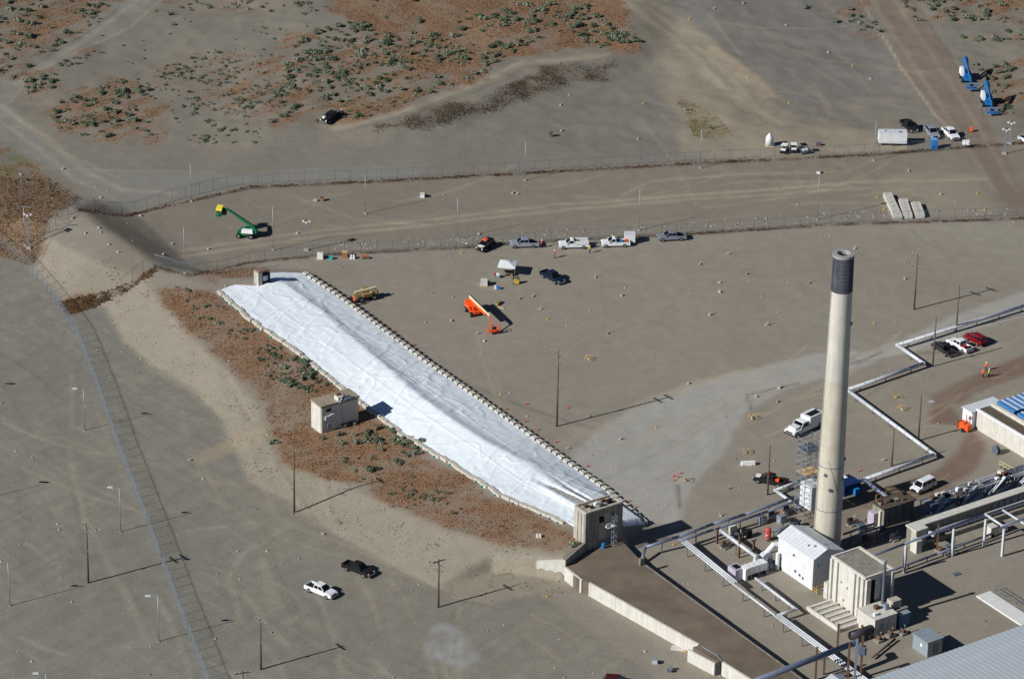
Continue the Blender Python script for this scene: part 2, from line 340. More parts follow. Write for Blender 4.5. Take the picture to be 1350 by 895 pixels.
for pg, c, w, sm in [
  ([(1140,255),(1170,232),(1230,225),(1285,228),(1310,280),(1230,285),(1215,262)], (140,131,114), .5, 5),
  ([(1180,292),(1350,285),(1500,330),(1500,400),(1350,350),(1260,325),(1205,318)], (134,128,116), .6, 6),
  ([(700,690),(722,655),(760,590),(800,552),(860,530),(915,508),(1000,484),(1075,466),(1150,462),(1200,440),(1290,402),(1400,370),(1400,400),(1290,432),(1200,464),(1110,492),(1040,510),(985,540),(950,600),(915,640),(890,700),(870,690),(840,690)], (150,147,139), .9, 2),
  ([(810,540),(905,515),(1000,486),(1000,482),(910,503),(800,545)], (156,147,128), .6, 1),
  ([(710,600),(762,560),(830,545),(780,572)], (148,138,120), .6, 4),
  ([(1225,625),(1262,595),(1280,560),(1225,560),(1228,520),(1290,490),(1400,450),(1400,478),(1300,512),(1255,535),(1270,560),(1300,585),(1290,615),(1240,650),(1165,672),(1115,668),(1120,650),(1180,640)], (114,97,84), 1., 2),
  ([(1060,640),(1130,640),(1140,690),(1100,720),(1060,720)], (120,106,92), .7, 4),
  ([(700,640),(760,700),(790,730),(745,765),(700,740)], (134,124,104), .4, 6)]:
    lay(lin(c), smear(inside(SX, SY, pg)*w, sm))
lay(LOW, lowm)
lay(lin((128,120,107)), lowm*smear(inside(SX, SY, [(330,640),(480,720),(640,800),(760,800),(900,900),(600,900),(420,760),(260,640),(260,600)])*.5, 8))
slope = (VV > toe-.3)*(VV < np.interp(UU, BLa[1][:, 0], BLa[1][:, 1])+1.2)*(PY > 270)*(UU < 84)
lay(SLOPE, smear(slope*1., 3)*.9)
lay(lin((150,136,114)), smear(inside(SX, SY, [(252,604),(330,566),(356,560),(352,575),(300,600),(262,612)])*.6, 3))
ridge = smear(inside(SX, SY, [(112,262),(130,264),(168,290),(204,322),(246,356),(222,362),(170,322),(112,284)])*1., 2)
lay(lin((100,93,82)), ridge*.8)
# pale wheel tracks, plus pale and dark lines along road edges, bank and slope toe
TR = [([(1128,-10),(1190,92),(1232,152),(1268,185)], 1.8, .6), ([(1192,-10),(1218,20),(1264,92),(1300,158)], 1.6, -.5), ([(5,140),(62,190),(130,224),(165,240)], 2, .3), ([(12,106),(56,80),(118,42),(150,18),(178,-20)], 2, -.4), ([(14,134),(42,98),(112,64),(172,36),(260,-40)], 2, .3), ([(448,176),(530,156),(628,120),(696,90)], 1.8, -.3), ([(470,166),(562,138),(644,104),(692,80)], 1.8, .4), ([(205,486),(250,513),(293,556)], 1.8, -.4), ([(165,453),(205,486)], 1.6, -.3), ([(330,638),(392,668),(440,706),(520,748),(600,790),(660,802)], 1.8, -.35), ([(240,330),(420,305),(560,290),(760,268),(900,258),(1150,240),(1300,236)], 4, .35), ([(240,338),(420,312),(560,297),(760,275),(900,264),(1150,247)], 4, .4), ([(380,256),(470,290),(560,296)], 3, .25), ([(820,258),(860,240),(960,230),(1100,226)], 3, .35), ([(850,262),(1000,250),(1150,238)], 3, .3),
 ([(0,140),(60,180),(110,225),(160,250),(230,256)], 5, .3), ([(0,160),(50,195),(100,238),(150,262)], 4, .25), ([(20,110),(100,62),(190,-5)], 4, .25), ([(440,170),(520,150),(620,112),(690,84),(800,72)], 7, .35), ([(0,220),(140,225),(280,228)], 3, .2),
 ([(820,0),(900,60),(960,120),(1030,165)], 5, .4), ([(840,0),(930,70),(1000,140)], 4, .35), ([(1150,0),(1200,80),(1260,170),(1310,250)], 4, .18), ([(1180,0),(1230,75),(1290,170),(1340,250)], 4, .18), ([(1200,300),(1215,318),(1245,332)], 2, -.2),
 ([(250,700),(330,690),(352,712),(320,730),(300,760),(318,820)], 4, .3), ([(470,760),(490,790),(500,830)], 3, .3), ([(515,765),(535,790),(548,820)], 3, .25), ([(345,740),(355,770),(362,800)], 12, .25), ([(325,785),(345,815),(380,850)], 5, .3), ([(390,815),(430,832)], 12, .25), ([(350,850),(370,880),(380,900)], 4, .25), ([(440,870),(470,900)], 6, .25), ([(495,870),(520,900)], 5, .25), ([(560,850),(575,895)], 3, .3), ([(575,850),(592,900)], 3, .25), ([(700,810),(740,830),(770,850)], 3, .25), ([(690,835),(740,870)], 3, .2),
 ([(260,600),(290,660),(350,700),(420,725),(520,755)], 3, .18), ([(250,580),(270,650),(330,700)], 3, .15), ([(380,690),(470,725),(580,775)], 3, .2), ([(90,590),(110,680),(150,760),(195,850)], 5, .22), ([(130,540),(150,600),(190,690)], 4, .15), ([(190,480),(240,540),(250,600)], 3, .12),
 ([(780,640),(860,600),(920,560),(960,530)], 4, -.10), ([(800,660),(890,620),(940,580)], 3, -.10), ([(900,560),(1000,515),(1100,485)], 3, .15), ([(860,690),(930,610),(960,560)], 4, -.08), ([(1000,500),(1120,475),(1290,415)], 3, -.08)]
while len(TR) < 60: TR.append(([(-400, -400), (-390, -400)], 1, .01))
for ln, w, a in TR:
    d = dline(PX+n1*5, PY+n2*4, ln); m = np.exp(-(d/w)**2)*(.55+.9*np.clip(fbm(XX, YY, 2.5, 2, 91)+.3, 0, 1))
    lay(lin((160,149,126)) if a > 0 else lin((88,84,78)), np.clip(m*abs(a)*1.25, 0, .8))
rt_ = random.Random(5)
for k in range(150):
    zone = rt_.choice(['low', 'low', 'low', 'strip', 'strip', 'road', 'desert', 'desert', 'yard'])
    if zone == 'low': x = rt_.uniform(-20, 640); y = rt_.uniform(440, 900); dx, dy = rt_.choice([(.30, 1), (.34, 1), (.5, 1), (1, .55), (1, .45), (.2, 1)])
    elif zone == 'strip': x = rt_.uniform(240, 1200); y = 330-(x-240)*.055-rt_.uniform(0, 62); dx, dy = 1, -.085
    elif zone == 'road': x = rt_.uniform(760, 1200); y = 610-(x-760)*.3+rt_.uniform(-45, 45); dx, dy = 1, rt_.uniform(-.55, -.25)
    elif zone == 'desert': x = rt_.uniform(830, 1120); y = rt_.uniform(-10, 190); dx, dy = rt_.choice([(1, .9), (1, 1.1), (.8, 1), (1, .2)])
    else: x = rt_.uniform(1120, 1330); y = rt_.uniform(460, 680); dx, dy = rt_.choice([(1, -.4), (1, -.6)])
    L = rt_.uniform(40, 190); cv = rt_.uniform(-.5, .5); n_ = math.hypot(dx, dy); dx, dy = dx/n_, dy/n_
    ln = [(x+dx*t*L-dy*cv*t*t*L*.5, y+dy*t*L+dx*cv*t*t*L*.5) for t in (0, .25, .5, .75, 1)]
    for sh in (0, 9 if abs(dx) < .6 else 0):
        lx = [(a+sh, b+(5 if sh == 0 and abs(dx) >= .6 and False else 0)) for a, b in ln]; TR.append((lx, rt_.uniform(1.8, 3.2), rt_.choice([1, 1, -1])*rt_.uniform(.12, .34)*{'desert': .38, 'strip': .5, 'yard': .6}.get(zone, 1)))
tr_lo = len(TR)-260
bx_ = (PX > -80) & (PX < 1430) & (PY > -70) & (PY < 970); sub = np.nonzero(bx_); pxs, pys = (PX+n1*5)[sub], (PY+n2*4)[sub]; brk = (.45+1.1*np.clip(fbm(XX, YY, 2.5, 2, 91)+.3, 0, 1))[sub]; Cs = C[sub]
for ln, w, a in TR[60:]:
    d = dline(pxs, pys, ln); m = np.clip(np.exp(-(d/w)**2)*brk*abs(a)*1.25, 0, .6)[:, None]; Cs = Cs*(1-m)+(lin((160,149,126)) if a > 0 else lin((92,88,80)))*m
C[sub] = Cs
# fine wheel hatching in the low yard, following the fence
hat = np.exp(-((fbm(UU*.15+VV*.1, VV*2.2-UU*.25, 1.6, 3, 101)-.16)/.07)**2)*lowm
C = C*(1+lowm*(.16*fbm(UU*.94+VV*.34, VV*.94*.12-UU*.34*.12, 1.3, 3, 141)+.10*fbm(UU, VV, 1.4, 2, 151)))[..., None]
lay(lin((148,140,120)), hat*.3*(fbm(XX, YY, 22, 3, 111) > -.02))
for (ln, w) in [([(985,520),(1000,518),(1020,512),(1052,505)], 2.2), ([(985,522),(990,540)], 2.2), ([(1110,482),(1140,474),(1162,464)], 2.2), ([(893,640),(896,668)], 3)]:
    lay(lin((86,82,74)), np.exp(-(dline(PX, PY, ln)/w)**2)*(.4+.8*(n3+.3)))
lay(lin((152,156,160)), smear(inside(SX, SY, [(565,830),(590,822),(612,832),(634,856),(632,872),(612,885),(580,872),(562,856)])*np.clip(.55+n3*1.5, .1, .8), 2)*.6)
# brush bank and tufts of dark litter
bankm = smear(inside(WX, WY, [(490,180),(560,152),(640,126),(700,100),(770,82),(805,84),(790,98),(740,112),(690,134),(620,156),(550,172)])*1., 3)
lay(lin((92,82,70)), bankm*(.25+.5*FP))
lay(lin((96,98,70)), smear(inside(WX, WY, [(900,135),(930,150),(968,180),(930,186),(905,170)])*.4, 3)*FP)
C = C*(1-.02*0)
lay(REDC, np.clip(redm, 0, 1)*.88)
lay(lin((128,94,66)), np.clip(redm, 0, 1)*sstep(n1+n3*.6, .02, .3)*.5)
lay(lin((88,70,50)), np.clip(redm, 0, 1)*sstep(-n2+n3*.6, .05, .3)*.5)
hillm = smear(inside(SX, SY, RED['left_hill'][0])*1., 2)
lay(lin((104,86,66)), hillm*sstep(PY, 225, 290)*.65)
lay(lin((92,98,54)), hillm*sstep(n1, .06, .25)*sstep(-PY, -275, -230)*.6)
# rows of undrained litter at the fences
for line_, m0 in ((up, PX > 100), (mid, (PX > 150))):
    d = PY-line_-1.5
    lay(lin((78,64,54)), np.exp(-(d/2.0)**2)*m0*np.clip(.6+n3*2.4, 0, .9))
C *= np.array([1.225,1.235,1.25])*(1+.12*n4+.10*n1+.12*n3)[..., None]
C = np.clip(C, .012, .8)
gm = attr_mat('soil', 'tint', .97, ((.35, .93, 1.07, 5), (2.2, .88, 1.12, 6), (6.0, .62, 1.38, 4)))
nx, ny = XX.shape
idx = np.arange(nx*ny).reshape(nx, ny)
Q = np.stack([idx[:-1, :-1], idx[1:, :-1], idx[1:, 1:], idx[:-1, 1:]], -1).reshape(-1, 4)
gme = npmesh('ground', np.stack([XX, YY, HH], -1).reshape(-1, 3), Q, gm, C.reshape(-1, 3))
gme.polygons.foreach_set('use_smooth', [True]*len(gme.polygons))
ground = structure(put('ground', gme))
fine = slice(NE, -NE); RM = redm[fine, fine]; BK = bankm[fine, fine]; PXf = PX[fine, fine]; PYf = PY[fine, fine]; XXf = XX[fine, fine]; YYf = YY[fine, fine]; FPf = FP[fine, fine]
inview = (PXf > -70) & (PXf < 1420) & (PYf > -60) & (PYf < 960)
# ================================================================== TUNNEL COVER AND ITS CONCRETE
def edge_uv(pts): return np.array([uvp(a, b, z) for a, b, z in pts])
CL = edge_uv([(290,384,2.4),(310,402,2.4),(330,420,2.5),(390,462,2.1),(450,510,1.4),(490,541,.9),(530,572,.9),(600,613,1.5),(660,652,2.2),(752,692,2.8),(775,708,2.8)])
CR = edge_uv([(350,362,1.2),(375,359,1.),(398,361,.9),(440,388,.9),(500,433,.8),(560,478,.7),(620,520,.6),(680,563,.5),(740,606,.4),(800,649,.3),(850,694,.2)])
def cover_mesh():
    NU, NV = 560, 96; ts = np.linspace(0, 1, NU)
    la = np.r_[0, np.cumsum(np.hypot(*np.diff(CL, axis=0).T))]; ra = np.r_[0, np.cumsum(np.hypot(*np.diff(CR, axis=0).T))]
    L = np.stack([np.interp(ts*la[-1], la, CL[:, i]) for i in (0, 1)], 1); Rr = np.stack([np.interp(ts*ra[-1], ra, CR[:, i]) for i in (0, 1)], 1)
    w = np.linspace(0, 1, NV)[None, :, None]; uvg = L[:, None]*(1-w)+Rr[:, None]*w
    u, v = uvg[..., 0], uvg[..., 1]; wv = np.broadcast_to(w[..., 0], u.shape)
    u = u+4.6*np.exp(-((wv-.62)/.24)**2)*(1-sstep(ts, 0, .13))[:, None]*sstep(wv, 0, .2)*(1-sstep(wv, .85, 1))
    x = u*E1[0]+v*E2[0]; y = u*E1[1]+v*E2[1]
    ug = np.minimum(u, 77.0); z = H(ug*E1[0]+v*E2[0], ug*E1[1]+v*E2[1])
    z = np.where(u > 77, np.maximum(z*0+np.interp(v, [-37, -29], [2.0, .15]), 0.1), z)
    wr = fbm(u*1.0, v*.35, 3.2, 4, 201); rid = np.exp(-(fbm(u+v*.5, v*.3, 4.5, 3, 211)/.035)**2); rid2 = np.exp(-(fbm(u*.6-v*.6, v*.4+u*.3, 5.5, 3, 221)/.03)**2)
    wr2 = fbm(u*.25, v*1.2, 2.0, 3, 231)
    z = z+.16+.20*wr+.07*rid+.06*rid2+.10*wr2+.05*fbm(u, v, 1.1, 3, 241)
    for k_, (a_, b_, sc_, wd_) in enumerate(((1, .25, 5.5, .016), (.3, 1, 4.5, .016), (.8, -.7, 6.5, .014), (.5, .9, 3.2, .02))):   # sharp tension creases
        z = z+.034*np.exp(-(fbm(u*a_+v*b_, v*a_-u*b_*.4, sc_, 3, 251+k_)/wd_)**2)*sstep(fbm(u, v, 9, 2, 261+k_), -.05, .12)
    for w_ in (.3, .64): z = z+.06*np.exp(-((wv-w_)*np.hypot(*(Rr-L).T)[:, None]/.16)**2)                     # welded seams
    uu_ = (u+v*.25) % 11.0; z = z+.05*np.exp(-((uu_-5.5)/.18)**2)
    z = z-.55*np.exp(-((v-(-30.0+.16*(u-58)))/.55)**2)*np.exp(-((u-62)/5.5)**2)-.35*np.exp(-((v-(-27.6+.05*(u-58)))/.5)**2)*np.exp(-((u-64)/7)**2)+.3*np.exp(-((np.hypot(u-24, v+25)-2.0)/.35)**2)*.25
    # long soft folds near the lower end and a seam ring
    z = z+.35*np.exp(-((v-(-31.5+.10*(u-60)))/.8)**2)*sstep(u, 52, 60)*(1-sstep(u, 72, 78))
    z = z*(1)+.0
    V = np.stack([x, y, z], -1)
    edge = V.copy(); 
    top = V.reshape(-1, 3); bot = top-np.array([0, 0, .07])
    n = NU*NV; id_ = np.arange(n).reshape(NU, NV); q = lambda a: np.stack([a[:-1, :-1], a[1:, :-1], a[1:, 1:], a[:-1, 1:]], -1).reshape(-1, 4)
    rim = np.concatenate([id_[:, 0], id_[-1, 1:], id_[::-1][1:, -1], id_[0, ::-1][1:-1]]); r2 = np.roll(rim, -1)
    sk = np.stack([rim, rim+n, r2+n, r2], -1)
    return npmesh('cover', np.concatenate([top, bot]), np.concatenate([q(id_), q(id_)[:, ::-1]+n, sk]), mat('white woven sheet', (232,239,245), .7, var=.03, scale=.5)), V
cme, CV = cover_mesh(); cme.polygons.foreach_set('use_smooth', [True]*len(cme.polygons))
cover = thing('tarpaulin_cover', 'long white sheet with folds stretched over the earth mound of the tunnel', 'cover')
put('sheet', cme, cover)
ORD = ['', 'first', 'second', 'third', 'fourth', 'fifth', 'sixth', 'seventh', 'eighth', 'ninth', 'tenth', 'eleventh', 'twelfth', 'thirteenth', 'fourteenth', 'fifteenth', 'sixteenth', 'seventeenth', 'eighteenth', 'nineteenth']
TENS = {20: 'twent', 30: 'thirt', 40: 'fort', 50: 'fift', 60: 'sixt', 70: 'sevent', 80: 'eight', 90: 'ninet'}
def nth(n):
    if n < 20: return ORD[n]
    if n >= 100: return 'hundredth' if n == 100 else 'hundred and '+nth(n-100)
    t = n//10*10; return TENS[t]+('ieth' if n == t else 'y-'+ORD[n-t])
def block_mesh(l, w, h, seed):
    rr = random.Random(seed); m = MB(); m.box((0, 0, h/2), (l, w, h), taper=.95)
    m.v = [(x+rr.uniform(-.03, .03), y+rr.uniform(-.03, .03), z+rr.uniform(-.03, .03)) for x, y, z in m.v]; return m
# square blocks along the uphill edge
bmes = [block_mesh(1.25, .85, .62, k).mesh('block', M['block']) for k in range(6)]
strap_me = MB().box((0, -.62, .16), (.14, .5, .3)).mesh('strap', M['teal'])
def along(pts, step):
    d = np.r_[0, np.cumsum(np.hypot(*np.diff(pts, axis=0).T))]; s = np.arange(step/2, d[-1], step)
    return [(float(np.interp(q, d, pts[:, 0])), float(np.interp(q, d, pts[:, 1])), q) for q in s], d
pr, dR = along(CR[2:], 1.72)
def tang(pts, d, s): a = [np.interp(s-.4, d, pts[:, i]) for i in (0, 1)]; b = [np.interp(s+.4, d, pts[:, i]) for i in (0, 1)]; return math.atan2(b[1]-a[1], b[0]-a[0])
for k, (u, v, s) in enumerate(pr):
    w = Wd(u, v+.35); z = float(H(w.x, w.y)); t = tang(CR[2:], dR, s)
    o = thing('concrete_block', f'{nth(k+1)} off-white block from the far end on the uphill cover edge', 'concrete block', (w.x, w.y, z-.04), TH+t+random.uniform(-.07, .07), 'weight blocks along the uphill edge of the cover')
    put('block', bmes[k % 6], o)
    if random.random() < .6: put('strap', strap_me, o)
# longer, lower, smoother row along the downhill edge
bml = [block_mesh(2.1, .78, .5, 20+k).mesh('beam', M['block']) for k in range(5)]
pl_, dL = along(CL[:-1], 2.14)
for k, (u, v, s) in enumerate(pl_):
    w = Wd(u+random.uniform(-.1, .1), v-.3+random.uniform(-.16, .16)); z = float(H(w.x, w.y))+random.uniform(-.06, .05); t = tang(CL[:-1], dL, s)
    o = thing('concrete_block', f'{nth(k+1)} long beige block from the far end on the downhill cover edge', 'concrete block', (w.x, w.y, z-.05), TH+t+random.uniform(-.09, .09), 'long weight blocks along the downhill edge of the cover')
    put('beam', bml[k % 5], o)
    if random.random() < .35: put('strap', strap_me, o)
GA = TH      # things on the plant grid are turned this way: local x runs with u, local y with v
def gthing(name, label, cat, u, v, z=0., group=None): return thing(name, label, cat, Wd(u, v, z), GA, group)
def cuboid(mb, u0, u1, v0, v1, z0, z1, o=(0, 0), mi=0): return mb.bx((u0-o[0], v0-o[1], z0), (u1-o[0], v1-o[1], z1), mi)
# ---------------- tall bunker at the mound's near end
o = (75.8, -33.6); b = gthing('concrete_bunker', 'tall concrete bunker with ladder tower at the near end of the white cover', 'bunker', *o)
cuboid(MB(), 74.1, 77.0, -37.4, -29.7, -.5, 8.7, o).obj('wall', M['concrete'], b)
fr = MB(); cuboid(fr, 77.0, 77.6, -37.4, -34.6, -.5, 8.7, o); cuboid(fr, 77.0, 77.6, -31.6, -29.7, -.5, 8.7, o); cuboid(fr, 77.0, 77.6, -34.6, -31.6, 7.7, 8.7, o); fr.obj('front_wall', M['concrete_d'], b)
pr_ = MB()
for a in ((74.1, 77.6, -37.4, -37.0), (74.1, 77.6, -30.1, -29.7), (74.1, 74.45, -37.0, -30.1), (77.25, 77.6, -37.0, -30.1)): cuboid(pr_, *a, 8.703, 9.0, o)
pr_.obj('parapet', M['concrete'], b)
for vv in (-36.4, -35.2): pass
for uu in (74.9, 75.9):
    cuboid(MB(), uu, uu+.5, -37.55, -37.404, 1.5, 8.4, o).obj('pilaster', M['concrete'], b)
lt = MB(); L0 = (78.1-o[0], -32.3-o[1])
for dx, dy in ((0, 0), (.7, 0), (.7, .7), (0, .7)): lt.tube((L0[0]+dx, L0[1]+dy, 1.2), (L0[0]+dx, L0[1]+dy, 7.2), .05, n=5)
for k in range(12):
    z = 1.4+k*.5
    for (a, c) in (((0, 0), (.7, 0)), ((.7, 0), (.7, .7)), ((.7, .7), (0, .7)), ((0, .7), (0, 0))): lt.tube((L0[0]+a[0], L0[1]+a[1], z), (L0[0]+c[0], L0[1]+c[1], z+.5*(k % 2)), .035, n=4)
lt.obj('ladder_tower', M['galv'], b)
pf = MB().box((78.2-o[0], -32.7-o[1], 5.4), (1.1, 1.6, .12)); pf.box((78.6-o[0], -33.3-o[1], 5.9), (.08, .9, .8)); pf.obj('platform', M['sign'], b)
MB().box((77.3-o[0], -33.9-o[1], 6.6), (.5, .9, .9)).obj('vent_box', M['black'], b)
for k, (u_, v_, s_, mm) in enumerate([(75.4, -35.9, .7, 'rust'), (76.2, -35.2, .5, 'black'), (75.5, -33.9, .6, 'sign'), (76.4, -33.5, .8, 'galvd'), (75.3, -32.3, .7, 'rust'), (76.2, -31.6, .9, 'black'), (75.2, -30.9, .5, 'galv')]):
    t = MB(); t.box((u_-o[0], v_-o[1], 8.7+s_*.35), (s_*.8, s_, s_*.7)); t.tube((u_-o[0]+.2, v_-o[1], 8.7), (u_-o[0]+.2, v_-o[1], 9.5), .08, n=6); t.obj('roof_fitting', M[mm], b)
bl = MB(); bl.tube((78.3-o[0], -34.1-o[1], 1.65), (78.3-o[0], -34.1-o[1], 2.5), .35, n=10); bl.obj('drum', M['blue'], b)
# ---------------- wing wall
o = (79., -40.); w_ = gthing('wing_wall', 'angled concrete retaining wall holding the near end of the red earth mound', 'retaining wall', *o)
def wallseg(mb, a, c, th, z0, za, zc):
    a = np.array(a)-o; c = np.array(c)-o; d = (c-a)/np.linalg.norm(c-a); nrm = np.array([-d[1], d[0]])*th
    vs = [(*a, z0), (*c, z0), (*(c+nrm), z0), (*(a+nrm), z0), (*a, za), (*c, zc), (*(c+nrm), zc), (*(a+nrm), za)]
    return mb.add(vs, [(0, 3, 2, 1), (4, 5, 6, 7), (0, 1, 5, 4), (1, 2, 6, 5), (2, 3, 7, 6), (3, 0, 4, 7)])
wallseg(MB(), (76.0, -46.3), (80.2, -43.3), .45, -1.3, 1.6, 2.9).obj('side_wing', M['concrete_l'], w_)
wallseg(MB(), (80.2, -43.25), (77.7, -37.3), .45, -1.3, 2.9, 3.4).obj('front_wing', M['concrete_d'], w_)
# ---------------- buried roof slab beyond the bunker, with its side walls
o = (100., -37.); sl_ = gthing('tunnel_roof', 'long brown flat roof slab running from the bunker between pale side walls', 'roof slab', *o)
def poly_uv(pts, o): return [(a-o[0], c-o[1]) for a, c in pts]
MB().prism(poly_uv([(79.2, -42.8), (84.5, -44.0), (86.6, -43.0), (113.2, -39.4), (113.3, -40.9), (119.2, -40.3), (119.4, -39.2), (135, -38.2), (135, -31.9), (85.2, -31.2), (77.7, -29.9), (77.7, -36.9)], o), -1.4, 1.62).obj('slab', M['roofslab'], sl_)
for a, c in (((80.4, -43.6), (85.6, -43.75)), ((86.9, -43.15), (113.2, -39.75))):
    n_ = 1 if c[0] < 90 else 8
    for k in range(n_):
        p_ = [a[i]+(c[i]-a[i])*k/n_ for i in (0, 1)]; q_ = [a[i]+(c[i]-a[i])*((k+1)/n_-(.0012 if k < n_-1 else 0)) for i in (0, 1)]
        wallseg(MB(), p_, q_, .38, -1.3, 1.72, 1.72).obj('wall_panel', M['concrete_l'], sl_)
wallseg(MB(), (113.25, -41.9), (119.2, -40.9), .35, -1.3, 1.5, 1.5).obj('wall_panel', M['concrete_l'], sl_)
wallseg(MB(), (119.7, -39.8), (136, -38.6), .38, -1.3, 1.72, 1.72).obj('wall_panel', M['concrete_l'], sl_)
g_ = MB()
for k in range(5): g_.beam((119.4-o[0], -40.8+.25*k-o[1], -.8), (119.4-o[0], -40.8+.25*k-o[1], 1.3), .08)
g_.beam((119.4-o[0], -40.9-o[1], 1.3), (119.4-o[0], -39.5-o[1], 1.3), .1); g_.beam((119.4-o[0], -40.9-o[1], .2), (119.4-o[0], -39.5-o[1], .2), .1); g_.obj('gate', M['galvd'], sl_)
wallseg(MB(), (86.0, -31.6), (136, -32.2), .3, -1.3, 1.66, 1.66).obj('kerb', M['concrete_d'], sl_)
pv = MB().box((86.6-o[0], -32.0-o[1], 1.9), (.5, .9, 2.2)); pv.obj('end_post', M['concrete_d'], sl_)
ca = MB()
for a, c in (((114.0, -39.6), (117.6, -39.2)), ((117.6, -39.2), (119.8, -39.7))): ca.tube((a[0]-o[0], a[1]-o[1], 1.72), (c[0]-o[0], c[1]-o[1], 1.72), .07, n=6)
ca.obj('conduit', M['galv'], sl_)
# ---------------- small bunker half way along the mound
o = (14.3, -47.6); b = gthing('concrete_bunker', 'squat concrete bunker half way down the red slope of the mound', 'bunker', *o)
cuboid(MB(), 11.3, 14.6, -51.6, -43.6, -.8, 5.75, o).obj('wall', M['concrete_l'], b)
cuboid(MB(), 14.603, 14.75, -51.45, -47.2, .2, 5.5, o).obj('front_panel', M['concrete_l'], b); cuboid(MB(), 14.603, 14.75, -47.1, -43.75, .2, 5.5, o).obj('front_panel', M['concrete_l'], b)
cuboid(MB(), 11.15, 14.9, -51.75, -43.45, 5.753, 6.05, o).obj('roof', mat('stained tan roof', (150,140,122), .9, var=.3, scale=.9), b)
t = MB(); t.box((-.2, .1, 6.45), (1.4, 1.0, .8)); t.obj('hatch_box', M['concrete_l'], b); t = MB(); t.box((-.5, .25, 7.0), (.7, .9, .28)); t.obj('hatch_lid', M['rust'], b)
t = MB(); t.box((.6, 1.6, 6.3), (1.2, 1.5, .5)); t.tube((.2, 1.0, 6.1), (.2, 1.0, 7.1), .2, n=8); t.obj('vent_unit', M['galvd'], b)
t = MB(); t.tube((.8, .5, 6.1), (1.2, -.2, 6.9), .16, n=7); t.tube((1.2, -.2, 6.9), (1.2, -.5, 6.2), .16, n=7); t.obj('vent_pipe', M['galv'], b)
t = MB(); t.tube((.62, -3.0, 3.6), (.62, -1.0, 4.2), .16, n=8); t.box((.65, -3.0, 3.5), (.3, .5, .7)); t.obj('wall_pipe', M['lag'], b)
MB().box((.5, -2.4, 1.8), (.25, .6, .9)).obj('wall_box', M['galv'], b); MB().box((.48, -2.4, 4.9), (.14, 1.0, .5)).obj('louvre', M['hole'], b)
# ---------------- little blockhouse at the far end of the cover
q = T(345, 374); b = thing('blockhouse', 'little concrete blockhouse with a rust-stained top beside the far end of the cover', 'bunker', q, GA)
MB().box((0, -.8, 1.3), (1.7, .9, 2.9)).obj('wall', M['concrete'], b); MB().box((0, .55, 1.2), (1.8, 1.7, 2.3)).obj('engine_house', M['black'], b); MB().box((.1, .1, 2.95), (1.6, 2.4, .4)).obj('rusty_top', mat('rust stained concrete', (128,108,96), .9, var=.3, scale=2), b)
MB().box((1.0, .3, 1.5), (.3, .8, .9)).obj('tarp_bundle', M['bluegrey'], b)
# ================================================================== THE PLANT
# ---------------- smokestack
sp = Wd(97.9, -1.1); HS = hgt(1089, 728, 333); st = thing('smokestack', 'tall cream concrete chimney with a dark banded top', 'smokestack', sp)
rad = lambda z: 2.42-(2.42-1.74)*min(1, z/HS); zb = hgt(1089, 728, 381)
def rings(z0, z1, n): return [(rad(z0+(z1-z0)*k/n), z0+(z1-z0)*k/n) for k in range(n+1)]
pr1 = [(3.1, -.3), (3.1, .5), (2.6, .503)]; MB().lathe(pr1, 40).obj('plinth', M['concrete'], st)
joints = [0, 4.6, 9.2, 13.4, 17.5, 21.5, 25.5, 29.5, 33.5, 37.5, 41.5, 45.3, zb]
for k in range(12): MB().lathe([(rad(joints[k]), joints[k]+.008), (rad(joints[k+1]), joints[k+1]-.008)], 48).obj('shaft_section', M['stack'] if k < 8 and k % 3 else mat('pale concrete stack', (198,195,184), .85, var=.09, scale=.4, streak=.14) if k >= 8 else mat('warm concrete stack', (195,188,171), .85, var=.08, scale=.4, streak=.13), st, True)
MB().lathe([(rad(z)*.985, z) for z in (0, HS)], 48).obj('core', M['concrete_d'], st, True)
bnd = MB()
for k in range(9):
    z0 = zb+(HS-.5-zb)*k/9; z1 = zb+(HS-.5-zb)*(k+1)/9; bnd.lathe([(rad(z0)+.02, z0), (rad(z1)+.02, z1-.05), (rad(z1)-.05, z1)], 48)
bnd.obj('dark_top', M['soot'], st, True)
MB().lathe([(1.76, HS-.5), (1.86, HS-.45), (1.86, HS), (1.12, HS+.05), (1.0, HS-.1), (.98, HS-4.5), (.001, HS-4.5)], 40).obj('rim', mat('grey worn rim', (150,148,146), .85, var=.25, scale=2), st)
MB().lathe([(.93, HS-4.4), (.93, HS-.6), (.85, HS-.6), (.85, HS-4.4)], 28).obj('liner', M['hole'], st)
for z in (9.2, 17.5): MB().lathe([(rad(z)+.005, z-.06), (rad(z)+.03, z-.05), (rad(z)+.03, z+.05), (rad(z)+.005, z+.06)], 48).obj('steel_band', M['galvd'], st)
lad = MB(); a_ = R(200)
for z in np.arange(1, HS-1, 1.2):
    r0, r1 = rad(z)+.12, rad(z+1.2)+.12
    for da in (-.06, .06): lad.tube((r0*math.cos(a_+da), r0*math.sin(a_+da), z), (r1*math.cos(a_+da), r1*math.sin(a_+da), z+1.2), .03, n=4, cap=False)
    lad.beam((r0*math.cos(a_-.06), r0*math.sin(a_-.06), z), (r0*math.cos(a_+.06), r0*math.sin(a_+.06), z), .03)
lad.obj('ladder', M['galvd'], st)
for z, a in ((13.5, -95), (16.2, -118), (15, -30), (44, -15), (18.5, -8)):
    MB().box((rad(z)*math.cos(R(a)), rad(z)*math.sin(R(a)), z), (.45, .45, .5), R(a)).obj('junction_box', M['galvd'], st)
cb = MB(); pts_ = [(rad(z)*1.01*math.cos(R(a)), rad(z)*1.01*math.sin(R(a)), z) for z, a in ((19, -110), (17.5, -95), (15.5, -80), (13.5, -66), (11.5, -50), (9.5, -36))]
